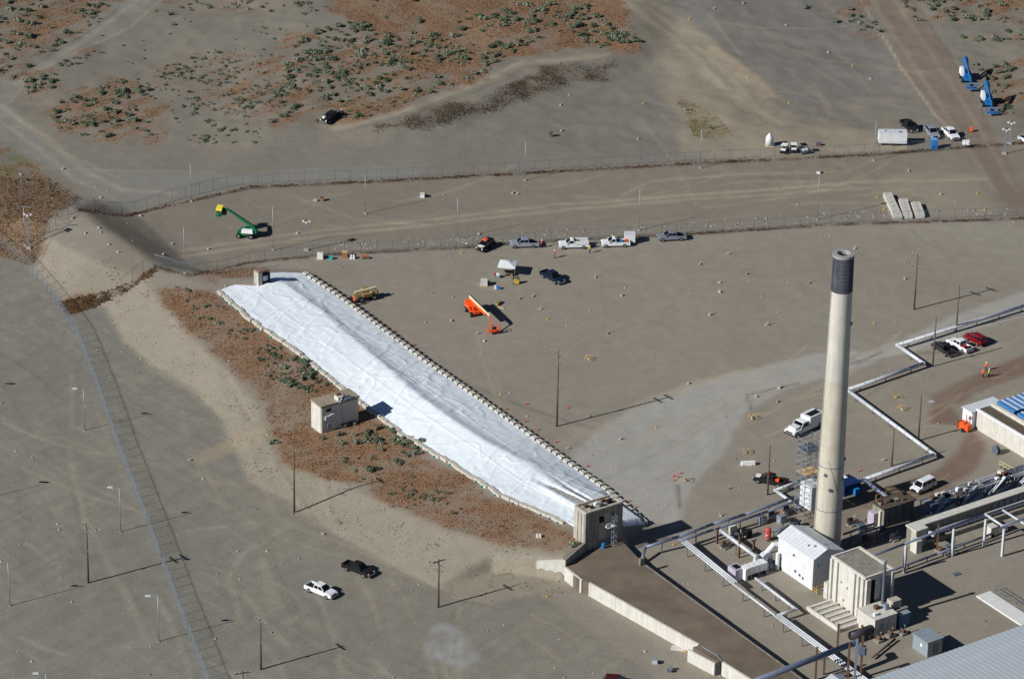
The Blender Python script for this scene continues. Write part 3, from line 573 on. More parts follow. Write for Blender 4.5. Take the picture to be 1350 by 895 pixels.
for p_, q_ in zip(pts_[:-1], pts_[1:]): cb.tube(p_, q_, .035, n=5)
cb.obj('cable', M['galvd'], st)
# ---------------- white shed
o = (102, -8); sh = gthing('metal_shed', 'white gabled metal shed at the foot of the chimney', 'shed', *o)
u0, u1, v0, v1, he, hr = 97.2-o[0], 106.8-o[0], -11.1-o[1], -4.9-o[1], 6.0, 7.15; vm = -8.4-o[1]
m_ = MB(); m_.add([(u0, v0, -.1), (u1, v0, -.1), (u1, v1, -.1), (u0, v1, -.1), (u0, v0, he), (u1, v0, he), (u1, v1, he), (u0, v1, he), (u0, vm, hr), (u1, vm, hr)],
   [(0, 1, 5, 4), (2, 3, 7, 6), (1, 2, 6, 9, 5), (3, 0, 4, 8, 7)]); m_.obj('wall', M['white'], sh)
n_ = 12
for sgn, (va, vb) in enumerate(((v0-.22, vm), (vm, v1+.22))):
    za, zb_ = (he-.08, hr+.04) if sgn == 0 else (hr+.04, he-.08)
    for k in range(n_):
        a = u0-.25+(u1-u0+.5)*k/n_; c = u0-.25+(u1-u0+.5)*(k+1)/n_-.03; r = MB()
        r.add([(a, va, za), (c, va, za), (c, vb, zb_), (a, vb, zb_), (a, va, za+.07), (c, va, za+.07), (c, vb, zb_+.07), (a, vb, zb_+.07)], [(0, 3, 2, 1), (4, 5, 6, 7), (0, 1, 5, 4), (1, 2, 6, 5), (2, 3, 7, 6), (3, 0, 4, 7)])
        r.obj('roof_panel', M['whiteroof'], sh)
r = MB(); r.box(((u0+u1)/2, vm, hr+.12), (u1-u0+.5, .5, .07)); r.obj('ridge_cap', M['whiteroof'], sh)
for k in range(19): MB().box((u0+.3+k*.5, v0-.03, he/2), (.06, .06, he-.1)).obj('wall_rib', M['white'], sh)
MB().box((u1+.03, v1-1.6, 1.15), (.08, 1.3, 2.3)).obj('door', M['hole'], sh)
for q in ((u0+5, v0-.08, 1.6), (u0+6.2, v0-.08, 1.4), (u0+7.1, v0-.08, 1.2), (u0+4.4, v0-.08, 4.4)): MB().box(q, (.4, .16, .4)).obj('wall_vent', M['galvd'], sh)
for q in ((u0+6.4, vm-1.4, he+.75), (u0+7.5, vm-.9, he+1.0), (u0+7.6, vm+1.1, he+.85)): MB().tube((q[0], q[1], q[2]-.4), (q[0], q[1], q[2]+.25), .13, n=7).obj('roof_vent', M['galv'], sh)
MB().box((u1+.08, v0+.9, 4.6), (.2, .4, .4)).obj('wall_light', M['galvd'], sh)
yr = thing('yellow_guardrail', 'yellow pipe guardrails at the corner of the white shed', 'guardrail', Wd(107.5, -10.6), GA)
for (a, c) in (((0, 0), (0, 1.5)), ((0, 1.5), (1.2, 1.5)), ((-.4, -.7), (.9, -.7))):
    for z in (.5, 1.0): MB().tube((*a, z), (*c, z), .05, n=6).obj('rail', M['yellow'], yr)
    for q in (a, c): MB().tube((*q, 0), (*q, 1.05), .06, n=6).obj('post', M['yellow'], yr)
# ---------------- concrete block building
o = (115, -7.5); cbld = gthing('concrete_building', 'tall pale concrete block building with pilasters and a low annex', 'building', *o)
def CB(name, u0, u1, v0, v1, z0, z1, m='concrete_l'): return cuboid(MB(), u0, u1, v0, v1, z0, z1, o).obj(name, M[m], cbld)
CB('wall', 110.6, 119.5, -10.3, -4.4, -.3, 8.0)
for a in ((110.5, 119.6, -10.42, -10.0), (110.5, 119.6, -4.75, -4.3), (110.5, 110.9, -10.0, -4.75), (119.2, 119.6, -10.0, -4.75)): CB('parapet', *a, 8.003, 8.32)
CB('roof', 110.92, 119.18, -9.98, -4.77, 8.003, 8.1, 'concrete_d')
for uu in (110.6, 112.0, 116.6, 117.7, 118.9): CB('pilaster', uu, uu+.55, -10.7, -10.303, -.3, 7.95)
CB('recess_panel', 119.503, 119.56, -9.3, -8.2, 1.2, 7.4, 'hole'); CB('recess_panel', 119.503, 119.56, -6.9, -5.0, 3.2, 7.3, 'galvd')
CB('front_pier', 119.503, 119.95, -10.3, -9.4, -.3, 7.9); CB('front_pier', 119.503, 119.9, -4.9, -4.4, -.3, 7.9)
CB('annex', 119.96, 124.6, -12.0, -7.4, -.3, 3.1); CB('annex', 119.96, 123.4, -7.39, -4.2, -.3, 2.6)
CB('annex_roof', 119.96, 124.75, -12.15, -7.3, 3.103, 3.3); CB('annex_roof', 119.96, 123.55, -7.28, -4.05, 2.603, 2.8, 'concrete_d')
t = MB(); t.tube((121.0-o[0], -7.6-o[1], 3.3), (121.0-o[0], -7.6-o[1], 11.3), .26, n=12); t.obj('exhaust_pipe', M['galvd'], cbld)
t = MB(); t.tube((121.0-o[0], -7.6-o[1], 11.303), (121.0-o[0], -7.6-o[1], 11.7), .34, n=12); t.obj('pipe_cap', M['bluegrey'], cbld)
CB('plant_box', 121.2, 122.8, -6.9, -5.0, 2.803, 4.2, 'concrete'); CB('plant_box', 122.4, 123.1, -8.6, -7.9, 3.303, 4.3, 'galv'); CB('plant_box', 121.4, 122.2, -9.9, -9.1, 3.303, 3.9, 'rust'); CB('plant_box', 123.2, 123.7, -11.4, -10.7, 3.303, 3.8, 'sign')
CB('side_duct', 109.6, 110.59, -10.9, -9.3, -.3, 3.0); CB('door', 124.603, 124.66, -11.2, -10.2, -.1, 2.1, 'bluegrey')
for q in ((113.4, -10.34, 4.6), (115.0, -10.34, 4.2), (114.2, -10.34, 1.5)): MB().box((q[0]-o[0], q[1]-o[1], q[2]), (.35, .12, .35)).obj('wall_box', M['concrete_d'], cbld)
o = (116, -13.2); pd = gthing('ribbed_platform', 'low concrete pad with raised ribs beside the tall block building', 'platform', *o)
cuboid(MB(), 111.5, 120.4, -15.6, -10.75, -.2, .35, o).obj('base', M['concrete'], pd)
for k in range(7): cuboid(MB(), 111.5+k*1.39, 112.0+k*1.39, -15.55, -10.8, .353, .62, o).obj('rib', M['concrete_l'], pd)
cuboid(MB(), 111.5, 120.4, -15.95, -15.6, -.2, .75, o).obj('edge_beam', M['concrete_l'], pd)
bt = thing('storage_locker', 'blue steel locker against the shaded annex wall', 'locker', Wd(124.0, -5.6), GA)
MB().box((0, 0, 1.2), (1.2, 2.2, 2.4)).obj('body', mat('dull blue steel', (70,110,150), .5), bt); MB().box((0, 0, 2.46), (1.35, 2.35, .1)).obj('lid', M['bluegrey'], bt)
tk = thing('dark_tank', 'dark horizontal tank on saddles in front of the low annex', 'tank', Wd(124.0, -14.4), GA)
MB().tube((0, -2.2, 1.4), (0, 2.2, 1.4), .75, n=16).obj('shell', mat('dark tank paint', (66,64,70), .5), tk, True)
for v in (-1.4, 1.4): MB().box((0, v, .4), (1.3, .35, .9)).obj('saddle', M['concrete_d'], tk)
MB().tube((0, .2, 2.1), (0, .2, 2.7), .2, n=8).obj('manhole', M['rust'], tk)
for k in range(3):
    a = MB(); u_, v_ = [(126.0, -12.2), (125.8, -9.6), (126.3, -7.4)][k]
    lb = ['rusty valve stand in front of the dark tank', 'rusty pump set between tank and blue locker', 'rusty pipe manifold below the blue locker'][k]
    t = thing('pump_set', lb, 'pump', Wd(u_, v_), GA)
    MB().box((0, 0, .2), (1.3, 1.2, .4)).obj('base', M['concrete_d'], t); MB().tube((-.4, 0, .75), (.5, 0, .75), .3, n=10).obj('motor', M['rust'], t); MB().tube((.2, .3, .4), (.2, .3, 1.6), .08, n=6).obj('riser', M['rust'], t); MB().ball((.2, .3, 1.65), .2).obj('valve', M['galvd'], t)
# ---------------- small grey shed
o = (132.6, -7.2); gs = gthing('metal_shed', 'small blue-grey metal shed beside the big ribbed roof', 'shed', *o)
cuboid(MB(), 130.6, 134.4, -8.8, -5.7, -.1, 2.7, o).obj('wall', M['bluegrey'], gs)
for k in range(5): cuboid(MB(), 130.4+.82*k, 131.19+.82*k, -9.0, -5.5, 2.703, 2.86, o).obj('roof_panel', M['bluegrey'], gs)
MB().box((0.2, -1.64, 1.6), (.5, .06, .5)).obj('sign', M['sign'], gs); MB().box((1.83, .1, 1.0), (.06, 1.0, 2.0)).obj('door', M['galvd'], gs)
# ---------------- big ribbed roof at the corner
o = (158, -6); br = gthing('warehouse', 'large warehouse with a pale ribbed metal roof at the plant corner', 'building', *o)
HB = 6.0; u0 = 142.3; cuboid(MB(), u0+.5, 186, -62, 60, -.2, HB-.3, o).obj('wall', M['bluegrey'], br)
pw = 1.0; r = MB().add([(0, 0, 0), (45, 0, 2.2), (45, pw-.05, 2.2), (0, pw-.05, 0), (0, 0, .1), (45, 0, 2.3), (45, pw-.05, 2.3), (0, pw-.05, .1), (0, pw-.12, .17), (45, pw-.12, 2.37), (45, pw-.02, 2.37), (0, pw-.02, .17)],
    [(0, 3, 2, 1), (4, 5, 6, 7), (0, 1, 5, 4), (2, 3, 7, 6), (3, 0, 4, 7), (8, 9, 10, 11), (0, 3, 11, 8), (7, 6, 9, 8), (2, 3, 11, 10)])
rme = r.mesh('roof_panel', M['bigroof'])
for k in range(100): put('roof_panel', rme, br).location = (u0-o[0], -44-o[1]+k*pw, HB-.1)
cuboid(MB(), u0-.06, u0+.2, -44, 56, HB-.25, HB-.1, o).obj('eave_trim', M['lag'], br)
# ---------------- gabled end poking into the bottom edge
o = (138.5, -30.6); gb = gthing('gable_shed', 'small pale gabled roof between the pipe posts', 'shed', *o)
cuboid(MB(), 136.6, 141.5, -32.6, -28.6, -.1, 4.2, o).obj('wall', M['bluegrey'], gb)
for s_, (va, vb, za, zb_) in enumerate(((-2.1, 0, 4.1, 4.9), (0, 2.1, 4.9, 4.1))):
    MB().add([(-2.1, va, za), (3.2, va, za), (3.2, vb, zb_), (-2.1, vb, zb_), (-2.1, va, za+.1), (3.2, va, za+.1), (3.2, vb, zb_+.1), (-2.1, vb, zb_+.1)], [(0, 3, 2, 1), (4, 5, 6, 7), (0, 1, 5, 4), (1, 2, 6, 5), (2, 3, 7, 6), (3, 0, 4, 7)]).obj('roof_slope', M['bigroof'], gb)
# ---------------- white concrete pad with rail
o = (132, 12.5); wp = gthing('loading_ramp', 'white concrete ramp with a pipe rail beyond the big roof', 'ramp', *o)
for k in range(6): cuboid(MB(), 123.4+3.0*k, 126.38+3.0*k, 11.0, 14.0, -.1, .3, o).obj('slab', mat('white concrete', (214,214,212), .9, var=.1), wp)
for k in range(7): MB().tube((123.5-o[0]+2.6*k, 15.2-o[1], -.1), (123.5-o[0]+2.6*k, 15.2-o[1], 1.2), .045, n=6).obj('rail_post', M['galvd'], wp)
for z in (.65, 1.18): MB().tube((123.5-o[0], 15.2-o[1], z), (139.1-o[0], 15.2-o[1], z), .045, n=6).obj('rail', M['galvd'], wp)
cuboid(MB(), 123.3, 139.3, 14.02, 15.6, -.1, .06, o).obj('kerb_strip', M['concrete_d'], wp)
# ---------------- long low building
o = (103.5, 13); lb = gthing('low_building', 'long low beige concrete gallery behind the goal-post pipe bridge', 'building', *o)
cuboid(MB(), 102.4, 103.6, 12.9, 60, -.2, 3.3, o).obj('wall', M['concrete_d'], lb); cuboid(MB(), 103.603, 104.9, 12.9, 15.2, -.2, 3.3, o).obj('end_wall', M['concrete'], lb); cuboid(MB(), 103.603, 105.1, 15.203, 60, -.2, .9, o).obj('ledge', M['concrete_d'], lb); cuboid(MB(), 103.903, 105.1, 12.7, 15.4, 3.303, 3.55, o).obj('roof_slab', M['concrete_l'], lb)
for k in range(8): cuboid(MB(), 102.2, 103.9, 12.7+5.9*k, 18.57+5.9*k, 3.303, 3.55, o).obj('roof_slab', M['concrete_l'], lb)
for k in range(16): cuboid(MB(), 103.603, 103.8, 31.+1.5*k, 32.2+1.5*k, .903, 3.1, o).obj('wall_panel', M['galvd'], lb)
for z, r_ in ((1.35, .2), (1.9, .14)): MB().tube((.75, 4, z), (.75, 44, z), r_, n=8).obj('wall_pipe', M['lag'], lb)
for k in range(5): MB().box((.75, 4+4.0*k, 1.3), (.5, .3, .8)).obj('pipe_bracket', M['galvd'], lb)
cuboid(MB(), 102.0, 102.2, 14, 60, 2.7, 3.2, o).obj('side_pipe', M['pipeblue'], lb)
MB().box((2.2, -.6, 1.2), (1.6, 1.2, 2.4)).obj('end_block', M['concrete_l'], lb); MB().box((1.9, 2.6, 2.6), (2.4, .5, .5)).obj('duct', M['lag'], lb)
# ---------------- dark-roofed hut
o = (94.6, 16.2); hu = gthing('control_hut', 'dark mossy-roofed hut beyond the chimney', 'hut', *o)
cuboid(MB(), 93.0, 96.2, 12.9, 19.6, -.2, 3.6, o).obj('wall', M['concrete_d'], hu)
for k in range(6): cuboid(MB(), 92.7, 96.5, 12.6+1.22*k, 13.79+1.22*k, 3.603, 3.85, o).obj('roof_slab', M['hutroof'], hu)
for k in range(9): MB().box((-1.4+2.8*random.random(), -3+6.2*random.random(), 4.0), (.5+random.random()*.5, .3+random.random(), .3)).obj('roof_rubbish', M[random.choice(['black', 'hutroof', 'rust', 'concrete_d'])], hu)
MB().box((1.63, 1.2, 2.6), (.08, .8, .5)).obj('sign', M['galvd'], hu); MB().box((.8, -3.5, 1.5), (.5, .4, 3.2)).obj('pilaster', M['concrete_l'], hu); MB().box((-.6, -3.9, 1.2), (1.6, 1.0, 2.4)).obj('switch_box', M['purple'], hu)
for k in range(3): MB().tube((-1.8, -2.5+k*1.2, 3.85), (-1.8, -2.5+k*1.2, 4.8), .05, n=5).obj('rail_post', M['yellow'], hu)
MB().tube((-1.8, -2.5, 4.75), (-1.8, -.1, 4.75), .05, n=5).obj('rail', M['yellow'], hu)
# ---------------- flat-roofed building at the right edge
o = (75, 50); ub = gthing('concrete_building', 'flat-roofed concrete building with blue skylight panels at the yard edge', 'building', *o)
cuboid(MB(), 75.9, 112, 51.2, 90, -.2, 3.7, o).obj('wall', M['concrete'], ub)
for k in range(9): cuboid(MB(), 75.9+4*k, 79.88+4*k, 51.04, 51.196, -.1, 3.65, o).obj('wall_panel', M['concrete_l'], ub)
for a in ((75.6, 112, 51.0, 51.4), (75.6, 76.0, 51.4, 90)): cuboid(MB(), *a, 3.703, 4.1, o).obj('parapet', M['white'], ub)
cuboid(MB(), 76.0, 112, 51.4, 90, 3.703, 3.8, o).obj('roof', M['brownroof'], ub)
cuboid(MB(), 76.0, 112, 54.2, 54.8, 3.803, 4.5, o).obj('kerb', M['concrete_l'], ub)
for j in range(3):
    for k in range(9):
        cuboid(MB(), 76.4+5.6*j, 81.2+5.6*j, 55.2+1.3*k, 56.1+1.3*k, 4.3, 4.75, o).obj('skylight', M['skyblue'], ub)
        cuboid(MB(), 76.4+5.6*j, 81.2+5.6*j, 56.12+1.3*k, 56.48+1.3*k, 4.3, 4.85, o).obj('skylight_rib', M['lag'], ub)
cuboid(MB(), 72.9, 75.58, 50.2, 57.4, -.2, 3.3, o).obj('porch_wall', M['white'], ub); cuboid(MB(), 72.7, 75.59, 50.0, 57.6, 3.303, 3.5, o).obj('porch_roof', M['whiteroof'], ub)
MB().box((-.7, .02, 1.4), (1.8, .35, 2.6)).obj('roller_door', M['sign'], ub)
q = T(1313, 598); hr_ = thing('cable_reel', 'grey cable reel leaning near the concrete building wall', 'reel', q, GA)
for x in (-.3, .3): MB().tube((0, x-.06, .85), (0, x+.06, .85), .85, n=18).obj('flange', M['galvd'], hr_)
MB().tube((0, -.3, .85), (0, .3, .85), .5, n=14).obj('drum', M['black'], hr_)
# ================================================================== PIPES
def V3(px, py, z): p = P(px, py, z); return Vector(p)
def pipe_run(name, label, cat, pts, r, m='lag', sup=5.0, n=10, supm='galvd', group=None, supw=.16, offs=((0, 0, 0),), zfix=True):
    W3 = [V3(*p) for p in pts]; b = W3[0]; t = thing(name, label, cat, (b.x, b.y, 0), 0, group); L0 = Vector((b.x, b.y, 0)); w = [p-L0 for p in W3]
    for of in offs:
        of = Vector(of)
        for p, q in zip(w[:-1], w[1:]): MB().tube(p+of, q+of, r, n=n).obj('pipe', M[m], t, True)
        for p in w[1:-1]: MB().ball(p+of, r*1.12, n=10).obj('elbow', M[m], t, True)
    if sup:
        for p, q in zip(w[:-1], w[1:]):
            d = (q-p).length; k = max(1, int(d/sup))
            for i in range(k):
                c = p+(q-p)*((i+.5)/k); a = MB(); a.box((c.x, c.y, (c.z-r)/2-.1), (supw, supw, c.z-r+.2)); a.obj('support', M[supm], t)
            for i in range(int(d/2.6)):    # lagging joints
                c = p+(q-p)*((i+.5)/max(1, int(d/2.6))); dv = (q-p).normalized(); MB().tube(c-dv*.05, c+dv*.05, r*1.06, n=n).obj('joint_band', M['galv'], t)
    return t
pipe_run('steam_pipe', 'thick pale pipe zigzagging low over the yard behind the chimney', 'pipe', [(1390,391,1),(1183,455,1),(1218,479,1),(1117,514,1),(1232,599,1),(1139,632,1),(1124,637,1),(1106,622,1)], .36)
pipe_run('steam_pipe', 'short grey pipe branching from the zigzag pipe to the dark hut', 'pipe', [(1139,632,1),(1170,655,1.2)], .38, 'lagb')
pipe_run('steam_pipe', 'short white pipe elbow left of the scaffold tower', 'pipe', [(1060,632,1),(1022,646,1),(1043,661,1.4)], .3)
pipe_run('overhead_pipe', 'blue-grey overhead pipe from the roof slab edge towards the scaffold', 'pipe', [(845,741,.5),(851,721,1.9),(895,707,2.5),(940,690.5,2.5),(982,678,2.5),(1047,655,2.5)], .27, 'lagb', 6.5)
pipe_run('overhead_pipe', 'second grey pipe running just below the blue-grey overhead pipe', 'pipe', [(896,713,2.2),(940,698,2.2),(1012,674,2.2),(1062,655,2.2)], .24, 'lagb', 7)
pipe_run('pipe_tray', 'pale double pipe rack stepping down from the overhead pipe towards the bottom edge', 'pipe', [(895,711,2.0),(966,769,2.0)], .17, 'lag', 5, offs=((0, 0, 0), (.38, .25, 0), (.76, .5, 0)))
pipe_run('pipe_tray', 'thin pale pipe continuing from the double rack to the ribbed platform', 'pipe', [(966,769,1.9),(1022,811,1.9)], .2, 'lag', 5)
pipe_run('pipe_tray', 'pale triple pipe rack passing under the big pipe bridge', 'pipe', [(1021,811,1.9),(1121,885,1.9),(1150,906,1.9)], .17, 'lag', 5, offs=((0, 0, 0), (.38, .25, 0), (.76, .5, 0)))
pipe_run('duct_pipe', 'wide pale duct dropping towards the lilac filter box', 'pipe', [(946,696,2.5),(996,733,2.5),(994,746,1.2),(972,754,1.2)], .33, 'lag', 6)
pipe_run('duct_pipe', 'pale pipe loop between white shed and ribbed platform', 'pipe', [(996,762,1.4),(1050,803,1.4),(1024,811,1.4)], .26, 'lag', 4)
t = pipe_run('pipe_bridge', 'fat blue-grey pipe bridge on tall rusty posts at the bottom edge', 'pipe bridge', [(975,905,5.2),(1124,848,5.2),(1130,846,4.2)], .5, 'lagb', 0, 14)
for (x, yb, yt) in ((1075,896,853),(1086,889,862),(1104,852,822),(1117,899,846),(1126,906,842),(1134,899,838),(1012,932,893)):
    q = Vector(P(x, yb, 0)); h = hgt(x, yb, yt); MB().box((q.x-t.location.x, q.y-t.location.y, h/2), (.34, .34, h)).obj('post', M['rust' if x not in (1126,) else 'galv'], t)
q = Vector(P(1134, 899, 0)); MB().box((q.x-t.location.x, q.y-t.location.y, 6.0), (1.3, 1.0, 1.3)).obj('transformer_box', M['lagb'], t)
g = thing('pipe_gantry', 'pale overhead pipe carried on goal-post frames across the right yard', 'pipe bridge', (0, 0, 0))
gp = [V3(1142,735,5.3), V3(1192,717,5.3), V3(1298,677,5.3), V3(1322,693,5.3), V3(1385,671,5.3)]
for p, q in zip(gp[:-1], gp[1:]): MB().tube(p, q, .22, n=10).obj('pipe', M['lagb'] if (p-q).x < -6 else M['lag'], g, True)
MB().tube(V3(1322,672,5.0), V3(1356,694,5.0), .2, n=8).obj('pipe', M['lag'], g, True)
for x, y in ((1192,755),(1255,733),(1297,720),(1321,733)):
    q = Vector(P(x, y, 0)); MB().box((q.x, q.y, 2.6), (.45, .32, 5.4), TH).obj('post', M['lag'], g)
pipe_run('ground_pipe', 'thin grey pipe on low supports below the goal-post gantry', 'pipe', [(1160,757,.8),(1235,730,.8),(1308,703,.8)], .2, 'lagb', 4)
q = Vector(P(1235, 726, 0)); t = thing('steel_post', 'rusty steel post standing between the goal-post frames', 'post', q); MB().box((0, 0, 2.6), (.28, .28, 5.2)).obj('shaft', M['rust'], t); MB().box((0, 0, .1), (.6, .6, .2)).obj('foot', M['concrete'], t)
for (x, y, h, lb) in ((945,716,3.0,'rusty post carrying the overhead pipes near the bunker shadow'), (993,735,3.4,'rusty post beside the wide pale duct'), (974,735,4.6,'tall rusty post rising through the pipe rack')):
    q = Vector(P(x, y, 0)); t = thing('steel_post', lb, 'post', q); MB().box((0, 0, h/2), (.3, .3, h), TH).obj('shaft', M['rust'], t); MB().box((0, 0, h+.03), (1.2, .2, .16), R(34)).obj('arm', M['rust'], t)
# ---------------- fan and filter house beside the white shed
fh = thing('filter_house', 'lilac-grey filter box joined to a white duct left of the white shed', 'filter house', Vector(P(985,760,0)), GA)
MB().box((-.7, -1.9, 1.1), (2.2, 1.9, 2.2)).obj('filter_box', M['purple'], fh); MB().box((-.7, -1.9, 2.25), (1.3, 1.0, .12)).obj('hatch', M['hole'], fh)
MB().box((.4, 1.2, 1.7), (1.5, 4.4, 1.4)).obj('main_duct', M['white'], fh); MB().box((.6, -1.1, 1.2), (1.3, .5, 2.3)).obj('duct_end', M['white'], fh)
for k in range(4): MB().box((.4, -.4+1.1*k, 1.7), (1.62, .1, 1.52)).obj('duct_flange', M['lag'], fh)
for k in range(3): MB().box((.4, 0+1.6*k, .5), (1.3, .2, 1.0)).obj('duct_leg', M['galvd'], fh)
fn = thing('exhaust_fan', 'grey scroll fan and elbow duct feeding the white shed', 'fan', Vector(P(1012,747,0)), GA)
MB().tube((-1.2, 0, 1.4), (-.2, 0, 1.4), 1.2, n=20).obj('fan_housing', M['lag'], fn); MB().tube((-.2, 0, 1.4), (.3, 0, 1.4), .5, n=14).obj('inlet', M['galvd'], fn); MB().box((-.7, 0, .2), (2.2, 2.2, .4)).obj('base', M['concrete_d'], fn); MB().box((.9, -.2, .8), (.9, .8, .8)).obj('motor', M['galvd'], fn)
MB().tube((-.7, 0, 2.2), (-.7, 1.8, 3.6), .5, n=12).obj('outlet_duct', M['white'], fn); MB().tube((-.7, 1.8, 3.6), (.6, 3.2, 3.6), .5, n=12).obj('outlet_duct', M['lag'], fn); MB().tube((1.6, .8, .1), (1.6, .8, 3.2), .35, n=10).obj('standpipe', M['white'], fn)
MB().box((1.2, 1.9, 1.1), (1.6, 1.2, 2.2)).obj('control_cabinet', M['galv'], fn); MB().tube((1.8, -1.6, .1), (1.8, -1.6, 2.0), .25, n=8).obj('standpipe', M['galv'], fn)
rd = thing('red_tank', 'red steel vessel standing behind the scroll fan', 'tank', Vector(P(1012,712,0)), GA)
MB().tube((0, 0, .4), (0, 0, 2.2), .55, n=14).obj('shell', mat('faded red steel', (190,84,76), .6), rd); MB().ball((0, 0, 2.2), .55, sz=.5).obj('dome', MATS['faded red steel'], rd); MB().box((0, 0, .2), (.9, .9, .4)).obj('stand', M['galvd'], rd)
for (x, y, lb, c_) in ((965,702,'grey-white cabinet with green front under the pale duct','concrete_l'), (985,708,'dark valve cluster beside the wide pale duct','black'), (1032,705,'grey pump skid behind the ridge of the white shed','galvd'), (1048,695,'black pump frame at the foot of the scaffold','black'), (1030,688,'orange-lidded valve box under the overhead pipes','galv'), (1005,690,'grey valve stand under the overhead pipes','galv'), (1135,700,'grey pipe skid right of the chimney','galvd'), (1150,686,'white drum stand below the dark hut','lag')):
    t = thing('valve_skid', lb, 'valve skid', Vector(P(x, y, 0)), GA+random.uniform(-.2, .2))
    MB().box((0, 0, .7), (1.1, 1.3, 1.4)).obj('cabinet', M[c_], t); MB().tube((.2, -.9, .5), (.2, 1.0, .5), .16, n=8).obj('pipe', M['lag'], t); MB().tube((-.3, .3, 1.3), (-.3, .3, 2.0), .1, n=6).obj('riser', M['rust' if 'orange' not in lb else 'orange'], t); MB().ball((.2, .7, .65), .26).obj('valve', M['galvd'], t)
for (p, q, r_, mm, lb) in (((1052,690,1.2),(1010,706,1.2),.16,'lag','thin pale pipe behind the white shed'), ((1110,712,1.6),(1165,693,1.6),.2,'lagb','upper blue-grey pipe right of the chimney foot'), ((1112,704,2.4),(1152,690,2.4),.2,'lagb','topmost blue-grey pipe right of the chimney foot'), ((1112,726,.6),(1160,709,.6),.24,'rust','rusty pipe low beside the chimney foot'), ((1020,700,1.8),(1056,686,1.8),.2,'lagb','blue-grey pipe between fan and scaffold'), ((1150,866,.5),(1180,842,.5),.2,'rust','rusty pipe below the dark tank')):
    pipe_run('short_pipe', lb, 'pipe', [p, q], r_, mm, 3)
for (x, y, lb, c_) in ((1018,682,'small rusty manifold under the twin overhead pipes','rust'), (1038,676,'dark pump beside the scaffold foot','black'), (972,712,'low grey junction skid beside the wide pale duct','galvd'), (955,722,'squat brown valve pit under the pipe rack','rust'), (1122,692,'dark cabinet in the chimney shadow','black'), (1165,703,'grey transformer below the dark hut','galvd'), (1178,712,'pale crate in front of the dark hut','concrete_l'), (1142,715,'brown pipe stack near the chimney foot','rust')):
    t = thing('pipe_manifold', lb, 'manifold', Vector(P(x, y, 0)), GA+random.uniform(-.15, .15))
    MB().box((0, 0, .15), (1.5, 1.2, .3)).obj('skid', M['concrete_d'], t); MB().box((-.3, 0, .75), (.6, .9, .9)).obj('cabinet', M[c_], t)
    for k in range(3): MB().tube((.3, -1.2+.1*k, .45+.25*k), (.3, 1.3, .45+.25*k), .09, n=7).obj('pipe', M[['lag', 'lagb', 'rust'][k]], t)
    MB().tube((.3, .5, .3), (.3, .5, 1.6), .08, n=6).obj('riser', M['galvd'], t); MB().tube((.3, .5, 1.5), (-.5, 1.2, 1.5), .08, n=6).obj('branch', M['lag'], t)
# ---------------- scaffold tower with wrapped room
bs = Wd(85.2, 4.4); sc = thing('scaffold_tower', 'tall grey scaffold tower standing left of the chimney', 'scaffold', bs, GA)
HSc = 15.4; cn = [(-1.4, -1.6), (1.4, -1.6), (1.4, 1.6), (-1.4, 1.6), (0, -1.6), (0, 1.6)]
for c in cn: MB().tube((*c, 0), (*c, HSc), .055, n=6).obj('upright', M['galv'], sc)
lv = np.arange(1.0, HSc+.1, 1.1)
for z in lv:
    a = MB()
    for i, j in ((0, 4), (4, 1), (1, 2), (2, 5), (5, 3), (3, 0), (4, 5)): a.tube((*cn[i], z), (*cn[j], z), .035, n=5)
    a.obj('ledger_ring', M['galv'], sc)
for k in range(len(lv)-1):
    for i, j in ((0, 1), (1, 2), (3, 2), (3, 0)):
        i, j = (i, j) if k % 2 else (j, i); MB().tube((*cn[i], lv[k]), (*cn[j], lv[k+1]), .03, n=5).obj('brace', M['galv'], sc)
MB().box((0, 0, 8.7), (2.7, 3.1, .1)).obj('deck', M['timber'], sc); MB().box((0, 0, 13.2), (2.7, 3.1, .1)).obj('deck', M['galvd'], sc)
en = thing('sheeted_room', 'white sheeted enclosure inside the foot of the scaffold tower', 'enclosure', bs+Vector((1.2, .6, 0)), GA)
for k in range(5):
    MB().box((-1.2+.6*k, -1.75, 3.9), (.57, .1, 4.4)).obj('sheet_panel', M['white'], en); MB().box((1.55, -1.4+.62*k, 3.9), (.1, .59, 4.4)).obj('sheet_panel', M['whiteroof'], en)
MB().box((0, 0, 6.2), (3.1, 3.4, .12)).obj('sheet_roof', M['white'], en); MB().box((.0, 0, 1.6), (3.0, 3.2, .14)).obj('floor_deck', M['timber'], en); MB().box((1.62, .6, 3.4), (.06, .9, 2.0)).obj('door', M['hole'], en)
# ---------------- blue machine behind the chimney
t = thing('blue_container', 'dark blue equipment container behind the chimney', 'container', Vector(P(1118,648,0)), GA)
MB().box((0, 0, 1.0), (2.4, 3.6, 2.0)).obj('body', mat('navy container', (20,44,88), .5), t); MB().box((0, 0, 2.05), (2.5, 3.7, .1)).obj('roof', MATS['navy container'], t); MB().box((1.7, .6, .6), (1.0, 1.0, 1.2)).obj('motor_box', M['blue'], t)
